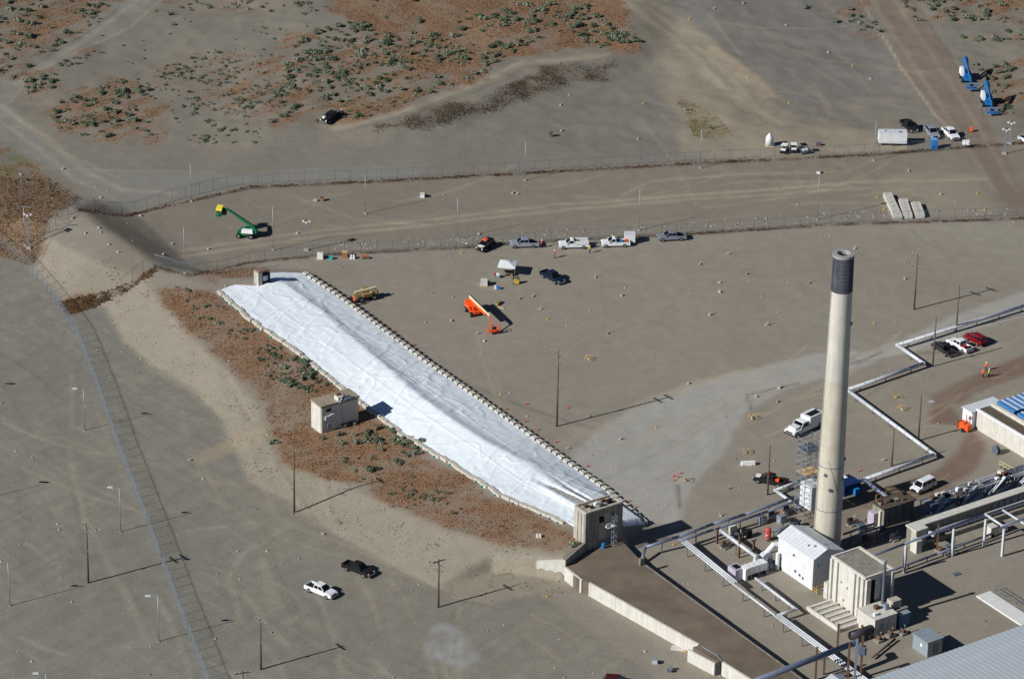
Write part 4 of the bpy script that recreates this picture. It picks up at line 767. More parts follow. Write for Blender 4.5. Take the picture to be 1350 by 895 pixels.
# ---------------- tangled plant along the far side of the gallery
for i, (u, v) in enumerate(((96.6, 24.5), (96.4, 31.0), (96.2, 37.5), (96.4, 44))):
    t = thing('pipe_rack', ['first pipe rack right of the dark hut, tangled with steps and pale steel', 'second pipe rack right of the dark hut, with a white box on top', 'third pipe rack right of the dark hut, under the long grey pipe', 'fourth pipe rack right of the dark hut, below yellow rails'][i], 'pipe rack', Wd(u, v), GA, 'pipe racks behind the low gallery')
    rr = random.Random(i)
    for a in (-1.3, 1.3):
        for b_ in (-2.6, 0, 2.6): MB().box((a, b_, 1.3), (.16, .16, 2.6)).obj('post', M['galv'], t)
        MB().beam((a, -2.8, 2.6), (a, 2.8, 2.6), .16).obj('beam', M['lag'], t)
    for k in range(5): MB().tube((-1.1+.5*k, -3.1, 2.8+.1*(k % 2)), (-1.1+.5*k, 3.1, 2.8), .13, n=7).obj('pipe', M[rr.choice(['lag', 'lagb', 'galvd', 'galv'])], t)
    MB().beam((1.4, -2.2, .2), (1.4, 1.6, 3.3), .7, .2).obj('stair_stringer', M['lag'], t); MB().beam((1.8, -2.6, .1), (2.5, 2.0, 2.0), .8, .25).obj('stair_stringer', M['concrete_l'], t)
    for k in range(4): MB().box((rr.uniform(-1, 1), rr.uniform(-2.4, 2.4), 3.2), (rr.uniform(.4, 1), rr.uniform(.5, 1.2), rr.uniform(.3, .9))).obj('fitting', M[rr.choice(['sign', 'concrete_l', 'yellow', 'galvd', 'rust', 'black'])], t)
    MB().box((0, 1.4, 1.1), (2.0, 2.0, 2.0)).obj('duct_box', M['concrete_l'], t); MB().box((0, -.8, 1.2), (1.5, 1.6, 1.6)).obj('cabinet', M[rr.choice(['concrete_l', 'tan', 'galv'])], t)
pipe_run('long_pipe', 'long blue-grey pipe running behind the pipe racks', 'pipe', [(1216,676,1.6),(1330,631,1.6),(1372,615,1.6)], .34, 'lagb', 5)
pipe_run('trench_pipe', 'blue pipe lying in the chimney shadow beside the low gallery', 'pipe', [(1245,676,.5),(1378,632,.5)], .3, 'pipeblue', 6)
yr2 = thing('yellow_stair', 'yellow stair rails climbing over the far pipe rack', 'stair', Vector(P(1332,632,0)), GA)
for dx in (0, .9):
    for z in (2.2, 2.8): MB().beam((-1.6+dx, -1.6, z+.8), (1.6+dx, .8, z-.6), .1).obj('rail', M['cream'], yr2)
    for k in range(3): MB().box((-1.4+1.3*k+dx, -1.4+.9*k, 1.7-.2*k), (.1, .1, 3.4-.5*k)).obj('post', M['yellow'], yr2)
for k in range(6): MB().box((-1.1+.5*k, -1.2+.36*k, 2.4-.22*k), (.4, 1.0, .06)).obj('tread', M['galvd'], yr2)
t = thing('generator', 'cream generator unit parked beside the last goal-post frame', 'generator', Vector(P(1312,703,0)), R(34))
MB().box((-.9, 0, 1.0), (1.6, 1.6, 1.7)).obj('cabinet', M['concrete_l'], t); MB().box((1.0, 0, .9), (2.2, 1.5, 1.3)).obj('engine_cover', M['sign'], t); MB().box((1.0, 0, 1.58), (2.1, 1.3, .1)).obj('top_grille', M['black'], t); MB().box((-.2, -.85, .7), (.4, .1, .5)).obj('warning_panel', M['yellow'], t)
for x in (-1.2, 1.6): MB().tube((x, -.8, .3), (x, .8, .3), .3, n=10).obj('wheel', M['tyre'], t)
for (x, y, lb) in ((1250,724,'pump with coiled hose at the foot of the second goal-post'), (1240,727,'small rusty pump beside the rusty post')):
    t = thing('hose_pump', lb, 'pump', Vector(P(x, y, 0)), GA); MB().box((0, 0, .4), (.8, .8, .8)).obj('pump_body', M['rust' if 'small' in lb else 'galvd'], t)
    ring = MB(); [ring.tube((1.3+.7*math.cos(a), .2+.7*math.sin(a), .1), (1.3+.7*math.cos(a+.5), .2+.7*math.sin(a+.5), .1), .07, n=5) for a in np.arange(0, 6.2, .5)]; ring.obj('hose', M['galvd'], t)
# ================================================================== POLES AND FENCES
def upole(x, yb, yt, label, arms=((-51, 0),), z=None, lamp=False, r=.17, group='wooden utility poles'):
    q = T(x, yb); h = hgt(x, yb, yt, q.z); t = thing('utility_pole', label, 'utility pole', q, 0, group)
    MB().tube((0, 0, -.4), (0, 0, h), r*1.15, r*.75, n=10).obj('shaft', M['wood'], t, True)
    for a, dz in arms:
        c, s_ = math.cos(R(a)), math.sin(R(a)); L = 1.25; zz = h-.35-dz; MB().beam((-c*L, -s_*L, zz), (c*L, s_*L, zz), .14, .16).obj('crossarm', M['wood'], t)
        for k in (-1, -.4, .4, 1): MB().tube((c*L*k*.95, s_*L*k*.95, zz+.08), (c*L*k*.95, s_*L*k*.95, zz+.3), .06, n=6).obj('insulator', M['lag'], t)
    if lamp:
        MB().tube((0, 0, h-1.6), (1.6, .2, h-1.3), .05, n=6).obj('lamp_arm', M['galv'], t); MB().box((1.9, .22, h-1.3), (.9, .32, .18)).obj('lamp_head', M['lag'], t)
    MB().box((.18, -.12, h*.55), (.16, .12, .5)).obj('pole_plate', M['galv'], t)
    return t
upole(388, 675, 590, 'wooden utility pole on the pale slope below the squat bunker', ((-51, 0),))
upole(116.5, 768, 690, 'wooden utility pole with a lamp arm, left of the long lower fence', ((-51, 0), (-51, 1.2)), lamp=True)
upole(578, 800, 737, 'wooden utility pole at the foot of the slope right of the two parked trucks', ((33, 0), (-51, .5)))
upole(344, 882, 816, 'wooden utility pole right of the lower fence near the bottom edge', ((-51, 0),))
upole(734, 562, 463, 'tall wooden utility pole beside the middle of the white cover', ((-51, 0), (-51, 1.5)))
upole(1205, 408, 335, 'wooden utility pole in the open yard right of the chimney top', ((-40, 0), (-40, 2.4)))
upole(1260.5, 437, 376, 'wooden utility pole right above the parked red car', (), r=.15)
upole(1229.6, 483, 419, 'wooden utility pole in front of the black parked car', (), r=.15)
upole(1210.5, 581, 521, 'wooden utility pole with a lamp arm beside the zigzag pipe corner', (), lamp=True, r=.17)
upole(1175.5, 614, 566, 'short wooden pole standing under the zigzag pipe', (), r=.15)
upole(1011.8, 652, 588, 'wooden utility pole in front of the black truck near the scaffold', (), r=.17)
upole(321, 953, 884, 'wooden utility pole cut by the bottom edge, only its crossarm showing', ((20, 0),))
def lamp_post(x, yb, yt, label, group):
    q = T(x, yb); h = hgt(x, yb, yt, q.z); t = thing('lamp_post', label, 'lamp post', q, 0, group)
    MB().tube((0, 0, -.3), (0, 0, h), .09, .06, n=8).obj('pole', M['galv'], t, True); MB().tube((0, 0, h-.05), (-1.2, 0, h+.12), .05, n=6).obj('arm', M['galv'], t); MB().box((-1.55, 0, h+.12), (1.05, .42, .2), taper=.8).obj('lamp_head', M['lag'], t); MB().box((-1.55, 0, h+.005), (.8, .3, .02)).obj('lens', M['lamp'], t)
    MB().tube((0, 0, -.1), (0, 0, .12), .28, n=10).obj('footing', M['concrete_d'], t)
FG = 'lamp posts along the lower fence'
lamp_post(112, 567, 513, 'lamp post beside the upper stretch of the lower fence, lamp reaching left', FG)
lamp_post(159, 700.5, 643, 'lamp post beside the middle stretch of the lower fence, near the lamp-armed pole', FG)
lamp_post(209.5, 845, 786, 'lamp post beside the bottom stretch of the lower fence', FG)
lamp_post(13, 798, 741, 'lamp post at the left edge whose shadow points to the lamp-armed pole', FG)
lamp_post(63, 950, 888, 'lamp post cut by the bottom edge at the lower left corner', FG)
for k, (x, y) in enumerate(((-68, 527), (-27, 659))):
    q = T(x, y); t = thing('lamp_post', ['lamp post just off the left edge casting the upper lone lamp shadow', 'lamp post just off the left edge casting the lower lone lamp shadow'][k], 'lamp post', q, 0, FG); MB().tube((0, 0, -.3), (0, 0, 8.3), .09, .06, n=8).obj('pole', M['galv'], t); MB().box((-1.3, 0, 8.4), (1.4, .42, .2)).obj('lamp_head', M['lag'], t); MB().tube((0, 0, 8.3), (-.9, 0, 8.4), .05, n=6).obj('arm', M['galv'], t)
PG = 'thin steel posts along the double fence'
for x, yb, yt, lb, hd in ((252,266,216,'thin grey mast at the left end of the far fence',0), (481.5,282,230,'thin grey mast between the fences with a long shadow to a white box',0), (692,238,186,'thin grey mast on the far fence above the parked trucks',0), (923,222,172,'thin grey mast on the far fence left of the white utility carts',0), (1152,212,160,'thin grey mast beside the white box trailer',0), (1077,290,228,'thin grey mast with a twin white lamp head near the chimney top',1), (842,304,248,'thin grey mast above the white pickup and its trailer',0), (603,315,260,'thin grey mast above left of the black jeep',0), (360,330,272,'thin grey mast between green lift and white cover',0), (243.5,361,299,'thin grey mast in the saddle at the left end of the near fence',0), (33,324,273,'bracketed grey mast on the left hill',2)):
    q = T(x, yb); h = hgt(x, yb, yt, q.z); t = thing('steel_mast', lb, 'mast', q, 0, PG)
    MB().tube((0, 0, -.3), (0, 0, h), .075, .055, n=7).obj('pole', M['galv'], t, True); MB().box((0, 0, .12), (.5, .5, .3)).obj('footing', M['bag'], t)
    if hd == 1: MB().box((-.25, 0, h), (.7, .5, .35)).obj('lamp_head', M['sign'], t); MB().box((.5, .1, h), (.6, .4, .3)).obj('lamp_head', M['black'], t)
    if hd == 2: MB().beam((0, 0, h), (1.6, 0, h), .12).obj('bracket', M['galv'], t)
for x, yb, yt, lb in ((404,330,293,'floodlight mast with four white heads right of the green lift'), (38,328,284,'floodlight mast with white heads on the left hill'), (1324,203,172,'floodlight mast with white heads at the right edge gate'), (1331,190,163,'second floodlight mast with white heads at the right edge gate')):
    q = T(x, yb); h = hgt(x, yb, yt, q.z); t = thing('floodlight_mast', lb, 'floodlight', q, 0, 'floodlight masts')
    for dx, dy in ((-.2, -.2), (.2, -.2), (0, .2)): MB().tube((dx, dy, 0), (dx*.8, dy*.8, h), .04, n=5).obj('pole', M['galv'], t)
    for k in range(int(h)): MB().beam((-.2, -.2, .5+k), (.2, -.2, 1.0+k), .05).obj('brace', M['galv'], t)
    for a in (0, 90, 180, 270): MB().box((.62*math.cos(R(a)), .62*math.sin(R(a)), h+.2), (.36, .42, .24), R(a)).obj('lamp_head', M['sign'], t)
    MB().box((0, 0, h+.3), (.4, .4, .6)).obj('ballast_box', M['rust'], t); MB().box((0, 0, .15), (.9, .9, .3)).obj('footing', M['bag'], t)
def fence(label, pts, hgt_, cover, step=3.0, coil=False, name='chainlink_fence', postr=.042):
    Wp = [T(*p) for p in pts]; d = [0]
    for a, b in zip(Wp[:-1], Wp[1:]): d.append(d[-1]+(b-a).length)
    n = max(2, int(d[-1]/step)); PT = []
    for k in range(n+1):
        s = d[-1]*k/n; x = float(np.interp(s, d, [p.x for p in Wp])); y = float(np.interp(s, d, [p.y for p in Wp])); PT.append(Vector((x, y, float(H(x, y)))))
    t = thing(name, label, 'fence', PT[0]); o = PT[0]; pm = MB().tube((0, 0, -.3), (0, 0, hgt_+.05), postr, n=6).mesh('post', M['galvd'])
    for p in PT: put('post', pm, t).location = p-o
    mesh = MB(); rail = MB(); wire = MB(); h = Vector((0, 0, hgt_)); up = Vector((0, 0, 1))
    for a, b in zip(PT[:-1], PT[1:]):
        a = a-o; b = b-o; mesh.add([a+up*.05, b+up*.05, b+h, a+h], [(0, 1, 2, 3)]); rail.tube(a+h, b+h, .024, n=5, cap=False)
        sd_ = (b-a).cross(up).normalized()
        for j in range(2): wire.tube(a+h+up*(.15+.13*j)+sd_*(.12*j), b+h+up*(.15+.13*j)+sd_*(.12*j), .009, n=3, cap=False)
    if coil:      # woven wire of the nearest fence, drawn as crossing strands
        k = 0
        for a, b in zip(PT[:-1], PT[1:]):
            a = a-o; b = b-o; m_ = 9
            for j in range(m_):
                f0, f1 = j/m_, (j+3)/m_
                wt = max(0, f1-1)/(f1-f0)
                p = a+(b-a)*f0; q = a+(b-a)*min(f1, 1)+h*(1-wt); k += 1
                mm = wire; mm.tube(p+up*.05, q, .007, n=3, cap=False); mm.tube(a+(b-a)*(1-f0)+up*.05, a+(b-a)*(1-min(f1, 1))+h*(1-wt), .007, n=3, cap=False)
                if wt > 0: mm.tube(a+h*(1-wt), a+(b-a)*(f1-1)+h, .007, n=3, cap=False); mm.tube(b+h*(1-wt), b-(b-a)*(f1-1)+h, .007, n=3, cap=False)
    me = mesh.mesh('wire_mesh', veil('chain link '+str(cover), (160,170,182), cover)); put('wire_mesh', me, t)
    rail.obj('top_rail', M['galvd'], t); stuff(wire.obj('fence_wire', M['galv'], t))
    if coil:
        c = MB(); k = 0
        for a, b in zip(PT[:-1], PT[1:]):
            a = a-o+h+up*.35; b = b-o+h+up*.35; dv = b-a; ax = dv.normalized(); e_ = ax.cross(up).normalized(); last = None
            m_ = 16
            for j in range(m_+1):
                th = j/m_*math.pi*2*2; p = a+dv*(j/m_)+(e_*math.cos(th)+up*math.sin(th))*.26
                if last is not None: c.tube(last, p, .006, n=3, cap=False)
                last = p
        stuff(c.obj('razor_coil', M['galv'], t))
    return t
fence('long chain-link fence with coiled wire crossing the low yard at the left', [(-30,300),(2,327),(35,352),(62,386),(100,440),(130,517),(155,590),(185,668),(210,735),(240,815),(275,905),(290,945)], 2.4, .025, 3.0, True)
fence('far chain-link fence along the desert edge', [(75,287),(98,274),(125,280),(165,282),(220,266),(300,247),(420,241),(500,238),(680,228),(930,214),(1150,204),(1250,199),(1290,193)], 2.4, .035, 3.2)
fence('near chain-link fence behind the row of parked trucks', [(160,382),(205,349),(240,362),(262,363),(330,347),(440,336),(600,328),(700,321),(900,310),(1100,297),(1400,285)], 2.4, .05, 3.2)
fence('short chain-link fence climbing the left hill to the mound crest', [(40,352),(52,326),(75,297),(95,278),(104,270)], 2.2, .05, 2.5)
# ================================================================== VEHICLES
def paint(name, rgb, rough=.3): return mat('paint '+name, rgb, rough, .15, var=.04, scale=.8, spec=.5)
def wheels(t, xs, W, r=.39, w=.27):
    ty = MB().tube((0, -w/2, 0), (0, w/2, 0), r, n=16).mesh('tyre', M['tyre']); rm = MB().tube((0, -w/2-.012, 0), (0, w/2+.012, 0), r*.58, n=12).mesh('rim', M['rim'])
    for x in xs:
        for s_ in (-1, 1):
            o = put('wheel', ty, t); o.location = (x, s_*(W/2-w/2+.03), r); put('rim', rm, o)
def vehicle(name, label, cat, x, y, head, pt, kind='pickup', L=5.8, W=1.98, lift=0., group=None, extras=()):
    q = T(x, y); t = thing(name, label, cat, q, head, group); m = M[pt] if pt in M else MATS['paint '+pt]
    zb, zt, zr = .42, 1.12, 1.86
    if kind == 'pickup': xb, xh, bed = -L*.16, L*.235, True
    elif kind == 'reg': xb, xh, bed = -L*.02, L*.235, True
    elif kind == 'suv': xb, xh, bed = -L/2+.12, L*.235, False
    elif kind == 'van': xb, xh, bed, zr = -L/2+.06, L*.30, False, 2.0
    elif kind == 'car': xb, xh, bed, zr, zt, zb = -L*.34, L*.17, False, 1.45, .92, .3
    elif kind == 'truck': xb, xh, bed, zr, zt, zb = -L*.02, L*.26, True, 2.3, 1.35, .55
    fl = .74 if kind != 'truck' else .9
    if bed: prof = [(-L/2, zb), (-L/2, fl), (xb, fl), (xb, zt), (xh, zt+.04), (L/2-.35, zt-.06), (L/2-.08, zt-.2), (L/2, zt-.34), (L/2, zb)]
    elif kind == 'car': prof = [(-L/2, zb), (-L/2, zt-.15), (-L/2+.2, zt-.02), (xb, zt), (xh, zt+.02), (L/2-.35, zt-.12), (L/2-.05, zt-.28), (L/2, zb)]
    else: prof = [(-L/2, zb), (-L/2+.02, zt), (xh, zt+.04), (L/2-.35, zt-.06), (L/2-.08, zt-.2), (L/2, zt-.34), (L/2, zb)]
    MB().side(prof, W, .09, .6).obj('body', m, t)
    if bed:
        b = MB(); w2 = W/2-.06
        b.bx((-L/2, -w2-.03, fl+.002), (xb-.002, -w2+.07, zt)); b.bx((-L/2, w2-.07, fl+.002), (xb-.002, w2+.03, zt)); b.bx((-L/2, -w2+.072, fl+.002), (-L/2+.09, w2-.072, zt-.01)); b.obj('bed_wall', m, t)
        MB().bx((-L/2+.1, -w2+.08, fl+.003), (xb-.01, w2-.08, fl+.03)).obj('bed_floor', M['black'], t)
    rs = .75 if kind not in ('van',) else .55; tail = .28 if not bed else .12; wb, wt = W/2-.07, W/2-.26; zc = zt+.03
    x0, x1, X0_, X1_ = xb+.01, xh+.12, xb+tail, xh-rs
    cb = [(x0, -wb, zc), (x1, -wb, zc), (x1, wb, zc), (x0, wb, zc), (X0_, -wt, zr), (X1_, -wt, zr), (X1_, wt, zr), (X0_, wt, zr)]
    c = MB().add(cb, [(0, 3, 2, 1), (4, 5, 6, 7), (0, 1, 5, 4), (1, 2, 6, 5), (2, 3, 7, 6), (3, 0, 4, 7)]); c.obj('cabin', m, t)
    rf = MB(); rf.box(((X0_+X1_)/2, 0, zr+.025), (X1_-X0_-.1, 2*wt-.12, .05), taper=.93); rf.obj('roof', m, t)
    def pane(nm, i, j, k, l, a0=.06, a1=.94, b0=.12, b1=.86):
        A, B, C_, D_ = (Vector(cb[n]) for n in (i, j, k, l)); nrm = (B-A).cross(D_-A).normalized()*.016
        f = lambda u, v: (A*(1-u)+B*u)*(1-v)+(D_*(1-u)+C_*u)*v+nrm
        MB().add([f(a0, b0), f(a1, b0), f(a1, b1), f(a0, b1)], [(0, 1, 2, 3)]).obj(nm, M['glass'], t)
    pane('windshield', 1, 2, 6, 5, .04, .96, .06, .94); pane('rear_window', 3, 0, 4, 7, .1, .9, .25, .85)
    if kind == 'van' or kind == 'suv': cuts = ((.04, .30), (.33, .60), (.63, .93))
    elif kind in ('reg', 'truck'): cuts = ((.10, .88),)
    else: cuts = ((.06, .45), (.50, .92))
    for a, b_ in cuts: pane('side_window', 0, 1, 5, 4, a, b_); pane('side_window', 2, 3, 7, 6, 1-b_, 1-a)
    wheels(t, (L/2-.95, -L/2+1.1), W, .39 if kind not in ('car', 'truck') else (.33 if kind == 'car' else .5))
    for s_ in (-1, 1):
        MB().box((L/2-.05, s_*(W/2-.3), zt-.30), (.16, .38, .18)).obj('headlight', M['lamp'], t); MB().box((-L/2-.005, s_*(W/2-.16), zt-.25), (.06, .16, .3)).obj('tail_light', M['tail'], t)
        MB().box((xh-.05, s_*(W/2+.06), zt+.18), (.14, .22, .2)).obj('mirror', m if kind != 'truck' else M['black'], t)
    MB().box((L/2+.04, 0, zb+.12), (.16, W-.1, .24)).obj('front_bumper', M['chrome' if kind in ('pickup', 'reg') else 'black'], t); MB().box((-L/2-.04, 0, zb+.12), (.14, W-.1, .2)).obj('rear_bumper', M['chrome' if kind in ('pickup', 'reg') else 'black'], t)
    MB().box((L/2-.01, 0, zt-.34), (.1, W-.85, .26)).obj('grille', M['black'], t)
    for e in extras:
        nm, mm, c_, s_ = e; MB().box(c_, s_).obj(nm, M[mm] if mm in M else MATS['paint '+mm], t)
    return t
for n_, c_ in dict(white=(232,233,234), silver=(150,156,168), grey=(132,138,150), black=(20,21,24), navy=(22,36,58), darkgrey=(46,48,52), crimson=(132,22,30), maroon=(80,24,34)).items(): paint(n_, c_)
vehicle('pickup_truck', 'dark pickup stopped alone on the dirt track below the sagebrush', 'pickup', 437, 158, ang((453,146),(423,163)), 'black', extras=(('white_box', 'sign', (2.2, -.3, 1.2), (.7, .6, .4)), ('load', 'galvd', (-1.6, 0, 1.1), (1.4, 1.2, .6))))
vehicle('pickup_truck', 'black pickup parked behind the white box trailer', 'pickup', 1198, 170, ang((1189,160),(1209,178)), 'black')
vehicle('pickup_truck', 'silver pickup with a dark bed beside the blue toilet cabin', 'pickup', 1228, 178, ang((1219,166),(1234,184)), 'silver')
vehicle('pickup_truck', 'white pickup with a black bed nearest the dirt road', 'pickup', 1253, 180, ang((1242,168),(1262,188)), 'white')
vehicle('off_road_car', 'black jeep with an orange load and white bonnet, leftmost by the near fence', 'off-road car', 640, 328, ang((652,320),(628,334)), 'black', 'suv', 4.4, 1.9, extras=(('bonnet_cover', 'sign', (1.5, 0, 1.16), (1.1, 1.3, .06)), ('roof_load', 'orange', (-.1, -.1, 1.98), (.9, .9, .25))))
TG = 'trucks parked in a row along the near fence'
vehicle('pickup_truck', 'silver-blue pickup second from the left in the row by the near fence', 'pickup', 691, 325, ang((709,325),(672,326)), 'silver', group=TG, extras=(('tool_box', 'black', (-1.2, 0, 1.12), (.5, 1.6, .3)),))
vehicle('service_truck', 'white service truck with side tool lockers in the row by the near fence', 'service truck', 756, 326, ang((776,326),(737,327)), 'white', 'reg', 6.1, 2.05, group=TG, extras=(('locker', 'white', (-1.6, -.86, 1.3), (2.7, .42, .62)), ('locker', 'white', (-1.6, .86, 1.3), (2.7, .42, .62)), ('tool_chest', 'galvd', (-.6, 0, 1.2), (.5, 1.2, .5))))
vehicle('pickup_truck', 'white pickup coupled to a small white box trailer by the near fence', 'pickup', 811, 324, ang((831,324),(792,325)), 'white', 'reg', 5.8, group=TG, extras=(('cooler', 'orange', (-2.2, -.4, 1.0), (.5, .5, .5)), ('bed_load', 'blue', (-1.0, 0, 1.0), (.8, 1.0, .4))))
vehicle('pickup_truck', 'grey-blue pickup at the right end of the row by the near fence', 'pickup', 885, 316, ang((906,315),(867,317)), 'grey', group=TG)
vehicle('pickup_truck', 'dark blue pickup parked alone right of the white canopy', 'pickup', 728, 369, ang((714,362),(745,379)), 'navy')
vehicle('pickup_truck', 'black pickup parked in the low yard, upper one of the pair', 'pickup', 472, 754, ang((453,747),(494,763)), 'black')
vehicle('pickup_truck', 'white pickup parked in the low yard, lower one of the pair', 'pickup', 423, 782, ang((403,775),(443,791)), 'white', extras=())
vehicle('pickup_truck', 'black pickup leftmost of the three cars by the zigzag pipe', 'pickup', 1244, 464, ang((1258,473),(1230,455)), 'darkgrey', L=5.6)
vehicle('pickup_truck', 'white pickup with red cargo, middle of the three cars by the zigzag pipe', 'pickup', 1265, 459, ang((1283,469),(1247,450)), 'white', extras=(('cargo', 'red', (-1.7, .3, 1.1), (.7, .6, .5)), ('cargo', 'black', (-2.3, -.2, 1.0), (.6, .9, .4))))
vehicle('sports_car', 'crimson car rightmost of the three cars by the zigzag pipe', 'car', 1286, 451, ang((1302,460),(1270,443)), 'crimson', 'suv', 4.9, 1.92)
vehicle('van', 'white minivan on the brown track above the dark-roofed hut', 'van', 1217, 645, ang((1232,638),(1202,652)), 'white', 'van', 5.1, 1.98)
vehicle('work_truck', 'big white work truck behind the scaffold and chimney', 'truck', 1060, 567, ang((1082,556),(1037,577)), 'white', 'truck', 8.2, 2.5, extras=(('crew_box', 'white', (-2.0, 0, 1.95), (3.6, 2.4, 1.9)), ('roof_rack', 'black', (-2.0, .2, 2.96), (2.6, 1.3, .1)), ('hose_reel', 'galv', (-3.6, -.7, 3.0), (.5, .7, .2)), ('front_tank', 'white', (2.6, 0, 1.55), (1.6, 1.7, .5)), ('side_locker', 'galvd', (-1.8, -1.27, 1.0), (2.4, .14, .6))))
vehicle('pickup_truck', 'black pickup with red trim behind the pole near the scaffold', 'pickup', 1015, 637, ang((1030,640),(1001,634)), 'black', extras=(('light_bar', 'red', (.2, 0, 1.95), (.3, 1.3, .14)), ('load', 'orange', (-1.4, .2, 1.1), (.8, .6, .5)), ('bonnet_panel', 'sign', (2.2, 0, 1.13), (.9, 1.3, .05)), ('tailboard', 'red', (-2.9, 0, .9), (.06, 1.6, .4))))
vehicle('car', 'maroon car half cut off by the bottom edge', 'car', 814, 904, R(-4), 'maroon', 'suv', 4.6, 1.9)
vehicle('pickup_truck', 'white pickup cut off by the right edge beside the floodlights', 'pickup', 1358, 190, ang((1348,186),(1368,196)), 'white')
# ---------------- trailers and small units
q = T(1176, 190); t = thing('box_trailer', 'long white box trailer parked beside the black pickup near the dirt road', 'trailer', q, R(1))
MB().box((0, 0, 1.75), (6.0, 2.4, 2.3)).obj('box', M['white'], t)
for k in range(5): MB().box((-2.4+1.2*k, 0, 2.93), (1.16, 2.36, .05)).obj('roof_panel', M['whiteroof'], t)
MB().box((0, 0, .52), (6.2, 2.0, .16)).obj('chassis', M['black'], t); MB().box((3.5, 0, .5), (1.0, .16, .12)).obj('tow_bar', M['black'], t)
for x in (.2, 1.1):
    for s_ in (-1, 1): MB().tube((x, s_*1.0-.12, .38), (x, s_*1.0+.12, .38), .38, n=14).obj('wheel', M['tyre'], t)
MB().box((-1.9, 0, 3.1), (.6, .6, .2)).obj('roof_vent', M['lag'], t); MB().box((1.4, -.6, 3.1), (.5, .4, .2)).obj('roof_vent', M['galv'], t)
q = T(830, 320); t = thing('box_trailer', 'small white box trailer behind the white pickup by the near fence', 'trailer', q, R(2))
MB().box((0, 0, 1.25), (2.1, 1.8, 1.7)).obj('box', M['white'], t); MB().box((0, 0, 2.13), (2.15, 1.85, .05)).obj('roof_panel', M['whiteroof'], t); MB().box((-1.5, 0, .45), (1.0, .12, .1)).obj('tow_bar', M['black'], t)
for s_ in (-1, 1): MB().tube((0, s_*.85-.1, .33), (0, s_*.85+.1, .33), .33, n=12).obj('wheel', M['tyre'], t)
q = T(1231, 196); t = thing('portable_toilet', 'blue portable toilet cabin in front of the silver pickup', 'portable toilet', q, R(4))
MB().box((0, 0, 1.1), (1.25, 1.25, 2.15)).obj('cabin', M['blue'], t); MB().box((0, 0, 2.26), (1.35, 1.35, .16), taper=.85).obj('roof', mat('light blue plastic', (90,160,215), .5), t); MB().box((0, -.63, 1.0), (.8, .03, 1.85)).obj('door', mat('mid blue plastic', (40,120,200), .5), t); MB().tube((.4, .4, 2.3), (.4, .4, 2.7), .06, n=6).obj('vent_pipe', M['black'], t)
for k, (x, y) in enumerate(((1034, 201), (1046, 200), (1059, 201))):
    t = thing('utility_cart', ['leftmost white-topped utility cart by the far fence', 'middle white-topped utility cart by the far fence', 'rightmost dark utility cart by the far fence'][k], 'utility cart', T(x, y), R(70+20*k), 'utility carts by the far fence')
    MB().side([(-1.3, .4), (-1.3, .9), (.2, .9), (.3, .7), (.6, .75), (1.2, .95), (1.3, .7), (1.3, .4)], 1.3, .05).obj('body', M['galvd' if k == 2 else 'black'], t)
    MB().box((-.1, 0, 1.85), (1.5, 1.3, .08)).obj('canopy', M['sign' if k < 2 else 'black'], t)
    for a in (-.7, .55):
        for s_ in (-.58, .58): MB().tube((a, s_, .9), (a, s_, 1.85), .04, n=5).obj('post', M['galvd'], t)
    wheels(t, (-.85, .9), 1.35, .3, .22); MB().box((-.9, 0, 1.0), (.7, 1.1, .25)).obj('cargo_tray', M['sign'], t)
t = thing('water_tank', 'tall white water tank standing left of the utility carts', 'tank', T(1014, 192)); MB().lathe([(.01, .1), (.8, .1), (.8, 1.7), (.55, 2.3), (.25, 2.5), (.25, 2.8), (.01, 2.8)], 18).obj('shell', M['white'], t, True); MB().box((0, 0, .05), (1.8, 1.8, .1)).obj('pallet', M['timber'], t); MB().box((.9, -.3, .4), (.3, .3, .5)).obj('tap_box', M['blue'], t)
# ---------------- white concrete barriers
for k, (a, b, w_) in enumerate((((1169.5,259),(1184,290),1.75), ((1190,267),(1197,289),1.85), ((1206.5,271),(1213,288),1.95))):
    A, B = T(*a), T(*b); m_ = (A+B)/2; L = (B-A).length; t = thing('precast_barrier', ['longest of three white concrete panels laid beside the near fence', 'middle one of three white concrete panels laid beside the near fence', 'shortest of three white concrete panels laid beside the near fence'][k], 'concrete panel', m_, math.atan2((B-A).y, (B-A).x), 'white concrete panels')
    n_ = 3
    for j in range(n_): MB().box((-L/2+L/n_*(j+.5), 0, .45), (L/n_-.06, w_, .9), taper=.985).obj('segment', mat('pale precast concrete', (196,192,182), .9, var=.08, scale=.8), t)
    for j in range(2*n_): MB().box((-L/2+L/(2*n_)*(j+.5), 0, .93), (.12, .5, .08)).obj('lifting_loop', M['galvd'], t)
# ---------------- canopy
q = T(669, 361); t = thing('canopy_tent', 'white pop-up canopy standing in the gravel yard', 'canopy', q, R(-8))
MB().add([(-1.75, -1.75, 2.2), (1.75, -1.75, 2.2), (1.75, 1.75, 2.2), (-1.75, 1.75, 2.2), (0, 0, 2.75), (-1.75, -1.75, 1.95), (1.75, -1.75, 1.95), (1.75, 1.75, 1.95), (-1.75, 1.75, 1.95)], [(0, 1, 4), (1, 2, 4), (2, 3, 4), (3, 0, 4), (0, 5, 6, 1), (1, 6, 7, 2), (2, 7, 8, 3), (3, 8, 5, 0)]).obj('roof_sheet', M['white'], t)
MB().add([(.2, .25, 2.73), (.95, .3, 2.53), (.85, .95, 2.5), (.25, .85, 2.56)], [(0, 1, 2, 3)]).obj('printed_patch', mat('blue print', (120,140,190), .7), t)
for a in (-1.65, 1.65):
    for b in (-1.65, 1.65): MB().tube((a, b, 0), (a, b, 2.2), .04, n=6).obj('leg', M['galv'], t)
MB().box((.2, -.3, .75), (1.6, .8, .05)).obj('table_top', M['black'], t)
